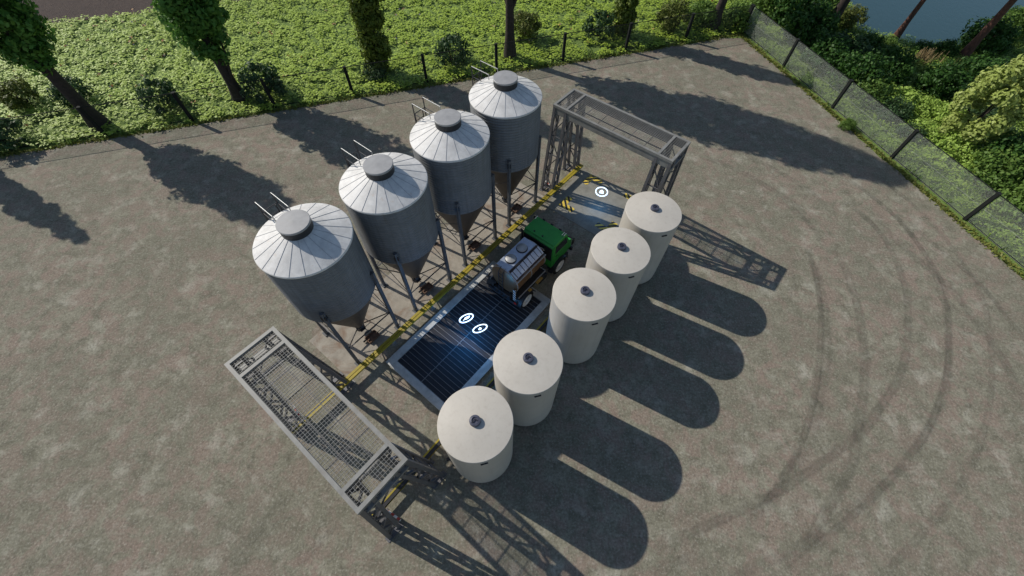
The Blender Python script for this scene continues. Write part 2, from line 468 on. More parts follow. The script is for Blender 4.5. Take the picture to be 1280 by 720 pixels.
# ------------------------------------------------------------------ ground, lake, field
lake = np.array([at(*q, -.45) for q in [(1056, -40), (1062, 20), (1068, 36), (1090, 47), (1120, 52), (1150, 59), (1190, 60), (1213, 52), (1240, 34), (1290, 14), (1360, -30)]] + [np.array([140., 75.]), np.array([140., 170.]), np.array([20., 170.]), np.array([28., 70.])])
def inside_dist(P, poly):
    """signed distance, negative inside"""
    x, y = P[:, 0], P[:, 1]; ins = np.zeros(len(P), bool); dm = np.full(len(P), 1e9)
    n = len(poly)
    for i in range(n):
        a, b = poly[i], poly[(i+1) % n]
        c = ((a[1] > y) != (b[1] > y)) & (x < (b[0]-a[0])*(y-a[1])/(b[1]-a[1]+1e-12)+a[0])
        ins ^= c
        ab = b-a; t = np.clip(((P-a)@ab)/(ab@ab), 0, 1)
        dm = np.minimum(dm, np.linalg.norm(P-(a+t[:, None]*ab), axis=1))
    return np.where(ins, -dm, dm)
FA = np.array([-24.354, 27.817]); FD = np.array([5.7204, 1.7694])    # left fence: first post read, step
CORNER = FA + 8*FD
RD = np.array([1.855, -5.848])                                       # right fence step
FN = np.array([FD[1], -FD[0]])/np.hypot(*FD)                          # points into the yard
RN = np.array([RD[1], -RD[0]])/np.hypot(*RD)                          # points into the yard
yard_in = .62
def axis_vals(lo, hi, f0, f1, fine, coarse):
    return np.array(sorted(set([round(v, 3) for v in list(np.arange(lo, f0, coarse)) + list(np.arange(f0, f1, fine)) + list(np.arange(f1, hi+1, coarse))])))
gx = axis_vals(-400, 400, 18, 72, .75, 20); gy = axis_vals(-300, 500, 24, 84, .75, 20)
X, Y = np.meshgrid(gx, gy, indexing='ij'); P2 = np.stack([X.ravel(), Y.ravel()], 1)
dl = inside_dist(P2, lake)
Z = np.where(dl < 0, -.45 + np.maximum(dl, -4)*.3, np.minimum(0, -.45 + dl*.3))
Z = np.minimum(Z, 0) - .02
nx, ny = len(gx), len(gy)
F = [(i*ny+j, (i+1)*ny+j, (i+1)*ny+j+1, i*ny+j+1) for i in range(nx-1) for j in range(ny-1)]
mb = MB(); mb.add(np.column_stack([P2, Z]), F, True)
tag(mb.build('ground', M['grass']), kind='structure')
mb = MB(); mb.add([(*p, -.45) for p in lake], [tuple(range(len(lake)))]); tag(mb.build('lake', M['water']), kind='structure')
def ypt(t): return FA + FD*t + FN*yard_in
cor = CORNER + FN*yard_in + RN*yard_in*1.1
rfar = CORNER + RD*16 + RN*yard_in
mb = MB()
yp = [ypt(-18), cor - FD*.25, cor + RD*.08, rfar, np.array([20., -140.]), np.array([-160., -120.])]
# slightly uneven border
def wob(a, b, n, amp):
    out = []
    for i in range(n):
        p = a+(b-a)*i/n; d = (b-a)/np.linalg.norm(b-a); out.append(p+np.array([-d[1], d[0]])*RNG.normal(0, amp))
    return out
poly = wob(yp[0], yp[1], 240, .07) + wob(yp[1], yp[2], 4, .03) + wob(yp[2], yp[3], 160, .07) + yp[3:]
mb.add([(*p, .0) for p in poly], [tuple(range(len(poly)))])
tag(mb.build('yard', M['yard']), kind='structure')
e0, e1, e2 = at(60, 31), at(150, 20), at(290, 3)
dirf = (e2-e0)/np.linalg.norm(e2-e0); nf = np.array([-dirf[1], dirf[0]])
mb = MB(); q = [e0-dirf*120, e0+dirf*40, e0+dirf*40+nf*150, e0-dirf*120+nf*150]
mb.add([(*p, .03) for p in q], [(0, 1, 2, 3)])
tag(mb.build('ploughed_field', M['soil']), kind='structure')

# ------------------------------------------------------------------ slabs and floor markings
def sheet(name, a0, a1, b0, b1, z, mat):
    mb = MB(); mb.box(((a0+a1)/2, (b0+b1)/2, z-.05), (a1-a0, b1-b0, .1))
    return tag(mb.build(name, mat, None, site(0, 0), AX), kind='structure')
sheet('silo_slab', -6.35, -3.12, 1.7, 17.9, .03, M['slab'])
sheet('unloading_pad', -2.72, 2.3, 17.3, 21.75, .02, M['pad'])
def chevron(ca, cb, sa, sb, label):
    mb = MB(); L, W = 1.05, .40
    # L-shaped corner mark, arms point inwards
    pts = [(0, 0), (sa*L, 0), (sa*L, sb*W), (sa*W, sb*W), (sa*W, sb*L), (0, sb*L)]
    if sa*sb < 0: pts = pts[::-1]
    mb.prism(pts, 0, .004)
    o = mb.build('floor_marking', M['hazard'] if sa*sb > 0 else M['hazard2'], None, site(ca, cb, .022), AX)
    return tag(o, label, 'floor marking', 'hazard corner marks on the unloading pad')
chevron(-2.1, 21.65, 1, -1, 'yellow and black hazard corner mark below the end of the long yellow rail')
chevron(-2.1, 17.9, 1, 1, 'yellow and black hazard corner mark between yellow rail and green cab roof')
chevron(1.75, 17.9, -1, 1, 'yellow and black hazard corner mark half hidden behind the second farthest cream tank')
chevron(1.75, 21.65, -1, -1, 'yellow and black hazard corner mark half hidden behind the farthest cream tank')

# tyre tracks
tr_px = [
 [(1050,218),(1088,244),(1123,275),(1161,324),(1179,358),(1185,393),(1184,460),(1163,530),(1135,572),(1088,624),(1046,661),(980,718)],
 [(1054,249),(1092,282),(1116,317),(1130,355),(1135,390),(1128,460),(1088,526),(1064,551),(980,610),(914,643),(811,690)],
 [(1036,306),(1057,337),(1066,365),(1074,393),(1081,460),(1076,511),(1069,563),(1055,600),(1027,647),(1008,680),(961,718)],
 [(1005,303),(1017,334),(1024,372),(1026,400),(1022,474),(1003,549),(970,610),(940,650)],
 [(960,240),(995,265),(1019,289),(1040,330)],
 [(1090,270),(1123,303),(1158,334),(1189,362),(1213,393),(1240,430),(1264,469),(1280,540)],
 [(1190,325),(1227,358),(1255,393),(1275,420)],
 [(383,608),(350,648),(312,690),(285,722)],
 [(372,604),(338,645),(298,690),(270,722)],
 [(430,644),(395,683),(360,722)],
 [(880,690),(840,705),(800,722)],
 [(860,190),(920,212),(985,250),(1010,275)],
]
mb = MB(); fades = []
tracks = [(np.array([at(*q) for q in pl]), (.7 if k < 4 else .6)) for k, pl in enumerate(tr_px)]
for k in (0, 1, 2, 5, 11):                        # the other wheel of the same axle
    P = tracks[k][0]; T = np.gradient(P, axis=0); T /= np.linalg.norm(T, axis=1)[:, None]
    tracks.append((P+np.column_stack([-T[:, 1], T[:, 0]])*(1.9 if k != 2 else -1.8), .5))
for k, (P, fd) in enumerate(tracks):
    d = np.r_[0, np.cumsum(np.linalg.norm(np.diff(P, axis=0), axis=1))]
    # smooth polyline (Catmull-Rom resample)
    n = max(8, int(d[-1]/.5)); tt = np.linspace(0, len(P)-1-1e-6, n); Q = []
    for t in tt:
        i = int(t); u = t-i; p0, p1, p2, p3 = P[max(i-1, 0)], P[i], P[min(i+1, len(P)-1)], P[min(i+2, len(P)-1)]
        Q.append(.5*((2*p1)+(-p0+p2)*u+(2*p0-5*p1+4*p2-p3)*u*u+(-p0+3*p1-3*p2+p3)*u**3))
    Q = np.array(Q); T = np.gradient(Q, axis=0); T /= np.linalg.norm(T, axis=1)[:, None]; N = np.column_stack([-T[:, 1], T[:, 0]])
    hw = .13+.035*(k % 3); z = .006+.0012*k
    prof = [-1.5, -.8, 0, .8, 1.5]; al = [0, .8, .55, .8, 0]
    vs = []; 
    for i in range(n):
        e = min(1, i/4, (n-1-i)/4)
        for c_, a_ in zip(prof, al):
            vs.append((*(Q[i]+N[i]*hw*c_), z)); fades.append(a_*e*fd)
    mb.add(vs, [(i*5+j, i*5+j+1, (i+1)*5+j+1, (i+1)*5+j)[::-1] for i in range(n-1) for j in range(4)])
o = tag(mb.build('tyre_tracks', M['track']), kind='structure')
at_ = o.data.attributes.new('fade', 'FLOAT', 'POINT'); at_.data.foreach_set('value', np.array(fades, np.float32))

# ------------------------------------------------------------------ silos
def make_silo(label):
    t = thing('grain_silo', label, 'silo', (0, 0, 0), 0, 'hopper silos in a row')
    R, ZB, ZE, ZC, RC = 1.785, 4.18, 7.60, 8.17, .55
    prof = []
    n = 22
    for i in range(n*2+1):
        z = ZB + (ZE-ZB)*i/(2*n); prof.append((R + (.022 if i % 2 else -.016), z))
    MB().lathe(prof, 72).build('body', M['silo'], t)
    # seams and bolts rings
    # roof cone with standing ribs
    rb = MB(); rb.lathe([(R+.035, ZE-.07), (R+.05, ZE), (R+.03, ZE+.03), (RC, ZC)], 72)
    rb.build('roof', M['roof'], t)
    rr = MB()
    for k in range(20):
        a = 2*PI*k/20 + .05
        ca, sa = math.cos(a), math.sin(a)
        p0 = Vector(((R+.03)*ca, (R+.03)*sa, ZE+.035)); p1 = Vector((RC*ca, RC*sa, ZC+.005))
        rr.bar(p0, p1, .013, .016, up=(ca*.5, sa*.5, .86))
    rr.build('roof_rib', M['rib'], t).data.name = 'roof_ribs'
    MB().lathe([(.575, ZC-.03), (.585, ZC+.02), (.585, ZC+.31)], 48).build('lid_band', M['lidband'], t)
    MB().lathe([(.60, ZC+.29), (.605, ZC+.36), (.585, ZC+.375), (0.001, ZC+.395)], 48).build('lid', M['lid'], t)
    # hopper and outlet
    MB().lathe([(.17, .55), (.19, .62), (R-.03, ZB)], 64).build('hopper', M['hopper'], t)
    ob = MB(); ob.lathe([(.2, .28), (.23, .3), (.23, .6), (.19, .66)], 24, cap0=True); ob.box((.0, .0, .42), (.56, .3, .1))
    ob.build('outlet', M['fitting'], t)
    # legs at the corners of a square, cross braced
    q = 1.32
    for sx, sy in ((1, 1), (1, -1), (-1, 1), (-1, -1)):
        lb = MB(); lb.bar((sx*q, sy*q, .02), (sx*q, sy*q, 5.1), .15, .15, up=(0, 1, 0))
        lb.box((sx*q, sy*q, .045), (.32, .32, .03))
        lb.box((sx*1.285, sy*1.285, 4.72), (.2, .2, .7), Matrix.Rotation(PI/4, 3, 'Z'))
        lb.build('leg', M['leg'], t)
    rods = MB()
    C = [(q, q), (q, -q), (-q, -q), (-q, q)]
    for i in range(4):
        a, b = C[i], C[(i+1) % 4]
        rods.bar((a[0], a[1], 1.7), (b[0], b[1], 1.7), .045)
        if i != 0:
            rods.bar((a[0], a[1], 1.75), (b[0], b[1], 3.6), .03); rods.bar((a[0], a[1], 3.6), (b[0], b[1], 1.75), .03)
        rods.bar((a[0], a[1], 1.7), (a[0]*.12, a[1]*.12, .75), .04)
    rods.build('cross_brace', M['rod'], t)
    # ladder on the back (-a) side with hand rails over the eave
    la = MB()
    for sy in (-.24, .24):
        la.tube([(-R-.2, sy, .4), (-R-.2, sy, 7.9)], .026, 6)
    for k in range(25): la.tube([(-R-.2, -.24, .6+k*.29), (-R-.2, .24, .6+k*.29)], .016, 5)
    for z in (4.6, 5.8, 7.0):
        for sy in (-.24, .24): la.bar((-R-.2, sy, z), (-R+.02, sy, z), .03)
    la.build('ladder', M['fitting'], t)
    hr = MB()
    for sy in (-.33, .33):
        hr.tube([(-R-.12, sy, 8.52), (-.78, sy, 8.52)], .021, 6)
        hr.tube([(-.78, sy, 8.52), (-.78, sy, 8.26)], .02, 6)
    hr.build('handrail', M['ladder'], t)
    cg = MB()
    for sy in (-.33, .33):
        cg.tube([(-R-.12, sy, 7.2), (-R-.12, sy, 8.52)], .028, 6)
        cg.tube([(-R-.12, sy, 8.0), (-1.3, sy, 8.0)], .02, 6)
    for z in (7.5, 8.0): cg.tube([(-R-.12, -.33, z), (-R-.12, .33, z)], .02, 6)
    cg.build('ladder_cage', M['fitting'], t)
    # small hatch and level pipe on the front
    hb = MB(); hb.box((R*.72+.02, -R*.72-.02, 4.75), (.2, .2, .26), Matrix.Rotation(-PI/4, 3, 'Z')); hb.build('inspection_port', M['fitting'], t)
    return t
silo_labels = ['corrugated hopper silo closest to the near grating gantry, largest of the four in view',
               'corrugated hopper silo beside the near half of the slatted pit, second from the near gantry',
               'corrugated hopper silo standing across the yellow rail from the tanker truck tank',
               'corrugated hopper silo farthest from the near gantry, beside the far gantry trestle']
silo_b = [3.87, 7.84, 11.81, 15.79]
s0 = make_silo(silo_labels[0]); s0.location = site(-4.68, 3.87, .03); s0.rotation_euler.z = AX
for k in range(1, 4):
    dup(s0, site(-4.68-.017*k, silo_b[k], .03), AX, silo_labels[k])
# rusty trays under the outlets
def make_tray(label):
    t = thing('feed_tray', label, 'tray', (0, 0, 0), 0, 'rusty trays under the silos')
    mb = MB(); mb.box((0, 0, .03), (.4, .62, .05))
    for sx in (-1, 1): mb.box((sx*.21, 0, .08), (.03, .66, .16))
    for sy in (-1, 1): mb.box((0, sy*.32, .08), (.39, .03, .16))
    mb.build('tray_body', M['rust'], t)
    g = MB(); g.tube([(-.1, -.33, .1), (-.1, -.5, .1)], .05, 8); g.build('spout', M['fitting'], t)
    return t
tl = ['rusty brown tray on the slab under the hopper of the nearest silo',
      'rusty brown tray on the slab under the second silo from the near gantry',
      'rusty brown tray on the slab under the third silo from the near gantry',
      'rusty brown tray on the slab under the farthest silo']
t0 = make_tray(tl[0]); t0.location = site(-3.95, 3.95, .031); t0.rotation_euler.z = AX
for k in range(1, 4): dup(t0, site(-3.95, silo_b[k]+.05, .031), AX+.06*(k-2), tl[k])

# ------------------------------------------------------------------ cream tanks
def make_tank(label):
    t = thing('storage_tank', label, 'tank', (0, 0, 0), 0, 'cream plastic tanks in a row')
    R, H = 1.364, 4.80
    prof = [(.9, .04), (R-.28, .05), (R-.1, .14), (R-.02, .32), (R-.008, .5)]
    prof += [(R-.006, H-.1), (R, H-.06), (R, H-.015), (R-.015, H+.004), (R-.04, H+.008), (.35, H+.16), (.0, H+.17)]
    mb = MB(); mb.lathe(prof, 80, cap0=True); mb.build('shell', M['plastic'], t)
    v = MB(); v.lathe([(.205, H+.155), (.205, H+.27), (.19, H+.3), (.12, H+.315), (.1, H+.28), (0, H+.28)], 28)
    vo = v.build('vent_cap', M['vent'], t)
    s = MB(); s.box((-.02, -.05, H+.315), (.035, .2, .012)); s.box((.03, .04, H+.318), (.1, .035, .014)); s.build('vent_handle', M['ventdark'], vo)
    # overflow outlet just under the rim and drain at the foot
    a = -.62
    f = MB(); f.box(((R+.01)*math.cos(a), (R+.01)*math.sin(a), H-.28), (.05, .26, .05), Matrix.Rotation(a, 3, 'Z')); f.build('overflow_slot', M['fitting'], t)
    d = MB(); d.lathe([(.07, R-.06), (.07, R+.22), (.1, R+.22), (.1, R+.27)], 14, (0, 0, .35), 'x', cap1=True); 
    d = MB(); aa = -2.2
    d.tube([((R-.08)*math.cos(aa), (R-.08)*math.sin(aa), .3), ((R+.25)*math.cos(aa), (R+.25)*math.sin(aa), .3)], .07, 10)
    d.tube([((R+.18)*math.cos(aa), (R+.18)*math.sin(aa), .3), ((R+.18)*math.cos(aa), (R+.18)*math.sin(aa), .5)], .05, 8)
    d.build('drain_valve', M['fitting'], t)
    l = MB(); a = 3.05
    l.tube([((R+.03)*math.cos(a), (R+.03)*math.sin(a), .6), ((R+.03)*math.cos(a), (R+.03)*math.sin(a), H-.25)], .018, 6)
    l.build('level_pipe', M['plastic'], t)
    return t
tank_pos = [(4.29, 3.38), (4.25, 6.45), (4.20, 10.39), (4.14, 13.42), (4.11, 16.51)]
tank_lab = ['cream cylindrical tank beside the near gantry, frontmost and largest in view',
            'cream cylindrical tank hiding the right edge of the slatted pit, second from the near gantry',
            'cream cylindrical tank beside the white wheels of the truck, middle one of five',
            'cream cylindrical tank in front of the green cab, second from the far gantry',
            'cream cylindrical tank nearest the far gantry, smallest in view']
k0 = make_tank(tank_lab[0]); k0.location = site(*tank_pos[0]); k0.rotation_euler.z = AX
for k in range(1, 5): dup(k0, site(*tank_pos[k]), AX, tank_lab[k])

# ------------------------------------------------------------------ gantries
def make_gantry(label):
    t = thing('grating_gantry', label, 'gantry', (0, 0, 0), 0, 'grating gantries at both ends of the site')
    L, W, H = 3.689, 1.0015, 5.947
    bw = .135
    f = MB()
    for sb in (-1, 1): f.box((0, sb*(W-bw/2), H-.075), (2*L, bw, .15))
    for sa in (-1, 1):
        f.box((sa*(L-bw/2), 0, H-.073), (bw, 2*(W-bw), .146))
        f.box((sa*(L-.85), 0, H-.073), (bw, 2*(W-bw), .146))
    f.build('top_frame', M['gantry'], t)
    # lower ring and fascia plates
    g = MB()
    for sb in (-1, 1): g.box((0, sb*(W-.06), H-.34), (2*L-.1, .05, .38))
    for sa in (-1, 1):
        g.box((sa*(L-.1), 0, H-.72), (.2, 2*W-.26, .12))
        g.box((sa*(L-.95), 0, H-.72), (.16, 2*W-.26, .12))
    g.build('side_girder', M['gantry'], t)
    # thin bearers under the grating
    th = MB()
    for b in (-.33, .33): th.box((0, b, H-.14), (2*(L-.95), .025, .06))
    for a in (-1.9, -.95, 0, .95, 1.9): th.box((a, 0, H-.19), (.025, 2*(W-bw), .04))
    th.build('bearer', M['gantrydark'], t)
    gm = MB(); sp = .11
    nb = int(2*(W-bw)/sp)
    for i in range(nb+1):
        b = -(W-bw)+.01+i*(2*(W-bw)-.02)/nb
        gm.box((0, b, H-.05), (2*(L-bw), .008, .016))
    na = int(2*(L-bw)/sp)
    for i in range(na+1):
        a = -(L-bw)+.01+i*(2*(L-bw)-.02)/na
        gm.box((a, 0, H-.052), (.009, 2*(W-bw), .028))
    gm.build('grating', M['wiremesh'], t)
    # lattice trestles: two frames at each end, two legs on each frame
    zt = H-.15
    for sa in (-1, 1):
        for a in (L-.09, L-.86):
            for sb in (-1, 1):
                m = MB(); x = sa*a
                def out(z): return W-.09 + .62*(1-z/zt)
                def inn(z): return W-.56 + .60*(1-z/zt)
                m.bar((x, sb*out(0.03), .03), (x, sb*out(zt), zt), .15, .15, up=(1, 0, 0))
                m.bar((x, sb*inn(0.03), .03), (x, sb*inn(zt), zt), .14, .14, up=(1, 0, 0))
                n = 6
                for i in range(n):
                    z0, z1 = .25+i*(zt-.5)/n, .25+(i+1)*(zt-.5)/n
                    if i % 2 == 0: m.bar((x, sb*out(z0), z0), (x, sb*inn(z1), z1), .08)
                    else: m.bar((x, sb*inn(z0), z0), (x, sb*out(z1), z1), .08)
                for z in (.25, zt-.25): m.bar((x, sb*out(z), z), (x, sb*inn(z), z), .07)
                m.box((x, sb*(out(0)+inn(0))/2, .02), (.26, .8, .03))
                # rounded head where the two chords meet
                c_ = (out(zt)+inn(zt))/2; rr_ = (out(zt)-inn(zt))/2
                m.tube([(x, sb*(c_+rr_*math.cos(q)), zt-.3+.26*math.sin(q)) for q in np.linspace(0, PI, 9)], .05, 6)
                m.build('trestle_leg', M['gantrydark'], t)
        br = MB()
        for sb in (-1, 1):
            n = 4; x0, x1 = sa*(L-.09), sa*(L-.86)
            for i in range(n):
                z0, z1 = .4+i*(zt-.9)/n, .4+(i+1)*(zt-.9)/n
                b0, b1 = sb*(W-.09+.62*(1-z0/zt)), sb*(W-.09+.62*(1-z1/zt))
                br.bar((x0, b0, z0), (x1, b1, z1), .05) if i % 2 else br.bar((x1, b0, z0), (x0, b1, z1), .05)
                br.bar((x0, b0, z0), (x1, b0, z0), .05)
        # cross bracing between the two legs of the outer frame, high up
        x = sa*(L-.09)
        br.bar((x, -.42, zt-.3), (x, .55, zt-1.5), .05); br.bar((x, .42, zt-.3), (x, -.55, zt-1.5), .05)
        br.build('trestle_brace', M['gantrydark'], t)
    return t
g0 = make_gantry('grey grating gantry in the foreground, its mesh deck crossing over the yellow rail end'); g0.location = site(0, 0); g0.rotation_euler.z = AX
dup(g0, site(-.21, 19.88), AX, 'grey grating gantry on lattice legs at the far end, beyond the green truck cab')

# ------------------------------------------------------------------ pit
pit = thing('unloading_pit', 'dark slatted pit in a pale concrete rim between the two yellow rails', 'pit', site(-.2, 7.6), AX)
HA, HB = 2.15, 4.15; RW = .40
mb = MB()
for sb in (-1, 1): mb.box((0, sb*(HB-RW/2), .05), (2*HA, RW, .14), bev=.015)
for sa in (-1, 1): mb.box((sa*(HA-RW/2), 0, .048), (RW, 2*(HB-RW), .136))
mb.build('rim', M['rim'], pit)
MB().box((0, 0, .002), (2*(HA-RW), 2*(HB-RW), .01)).build('pit_shade_sheet', M['pitdark'], pit)  # flat black sheet painting the shade of a recess below the slats
mb = MB(); bb = MB(); y0, y1 = -(HB-RW)+.02, HB-RW-.02; n = 30; st = (y1-y0)/n
for i in range(n):
    yc = y0+(i+.5)*st
    for sa in (-1, 1): mb.box((sa*(HA-RW)/2, yc, .06), (HA-RW-.04, st*.74, .03))
for i in range(n+1):
    bb.box((0, y0+i*st, .07), (2*(HA-RW)-.03, .026, .05))
bb.box((0, 0, .074), (.03, y1-y0, .05))
mb.build('slats', M['grate'], pit); bb.build('grating_bars', M['gratebar'], pit)

# ------------------------------------------------------------------ yellow rails
def make_rail(name, label, a, flip):
    t = thing(name, label, 'guard rail', site(a, 10.0), AX, 'yellow guide rails along the pit')
    y0, y1 = -11.6, 11.55; z = .52
    mb = MB(); mb.box((0, (y0+y1)/2, z-.13), (.25, y1-y0, .04))
    if flip > 0:
        for sx in (-1, 1): mb.box((sx*.082, (y0+y1)/2, z-.055), (.135, y1-y0, .11))
    else: mb.box((-.085, (y0+y1)/2, z-.055), (.075, y1-y0, .11))
    mb.build('beam', M['yellow'], t)
    p = MB()
    b = MB(); b.box((0, (y0+y1)/2, z-.1), (.028, y1-y0-.02, .02)) if flip > 0 else b.box((.03, (y0+y1)/2, z-.06), (.15, y1-y0-.02, .09)); b.build('shade_strip', M['black'], t)  # black puts the groove's dark and the beam's shadow side into colour
    for k in range(9):
        y = y0+.5+k*(y1-y0-1)/8
        q = MB(); q.box((0, y, .19), (.12, .14, .36)); q.box((0, y, .014), (.3, .3, .02)); q.build('post', M['gantry'], t)
    for y in (-10.9, 8.6):
        r = MB(); r.tube([(-.3*flip, y, .40), (-.95*flip, y+.1, .48)], .045, 8); r.build('warning_rod', M['redwhite_rod'], t)
    return t
make_rail('guide_rail', 'long yellow rail running in front of the silo legs, left of the pit', -2.86, 1)
make_rail('guide_rail', 'yellow rail with shaded side mostly hidden behind the cream tanks, right of the pit', 2.62, -1)

# ------------------------------------------------------------------ glowing markers
def make_marker(label, loc, rz, kind):
    t = thing('light_marker', label, 'marker', loc, rz, 'glowing ring markers')
    mb = MB(); r = .40
    mb.lathe([(r-.06, -.015), (r, -.015), (r, .015), (r-.06, .015), (r-.06, -.015)], 40, axis='y', smooth=False)
    mb.build('ring', M['icon'], t)
    g = MB()
    if kind == 'leaf':
        pts = [(-.24, -.15), (-.13, -.02), (-.10, .10), (.03, .16), (.25, .17), (.23, .02), (.12, -.10), (-.03, -.12), (-.12, -.08)]
    elif kind == 'drop':
        pts = [(0, .17)] + [(.115*math.cos(q), -.055+.105*math.sin(q)) for q in np.linspace(.5, -PI-.5, 14)]
        pts = pts[::-1]
    else:
        pts = [(-.17, -.17), (.17, -.17), (.17, -.02), (.10, -.02), (.10, .06), (.17, .06), (0, .2), (-.17, .06), (-.10, .06), (-.10, -.02), (-.17, -.02)]
    pts = [(x*.8, z*.8) for x, z in pts]; n = len(pts)
    g.add([(x, -.012, z) for x, z in pts]+[(x, .012, z) for x, z in pts],
          [tuple(range(n)), tuple(range(n, 2*n))[::-1]]+[(i, n+i, n+(i+1) % n, (i+1) % n) for i in range(n)])
    g.build('symbol', M['icon'], t)
    return t
def glow(a, b, z, e, rad=.15):
    l = bpy.data.lights.new('marker_glow', 'POINT'); l.energy = e; l.color = (.04, .36, 1.0); l.shadow_soft_size = rad
    o = bpy.data.objects.new('marker_glow', l); COL.objects.link(o); o.location = site(a, b, z); return o
def face(a, b, extra=0):
    p = np.array(site(a, b)[:2]); return math.atan2(p[1], p[0])-PI/2+extra      # front (-y) turned to the open side
make_marker('glowing white ring with a grain symbol hovering over the pit, nearer the silos', site(-.53, 7.59, 1.0), face(-.53, 7.59, .22), 'leaf')
make_marker('glowing white ring with a drop symbol hovering over the pit, nearer the tanks', site(.41, 7.60, 1.0), face(.41, 7.6, .22), 'drop')
make_marker('glowing white ring with an upload symbol hovering over the pad under the far gantry', site(-.18, 19.74, 1.0), face(-.18, 19.74), 'up')
glow(-.15, 7.4, 1.1, 60, .7); glow(.25, 6.7, 1.1, 60, .7); glow(.1, 19.2, 1.0, 26, .5)

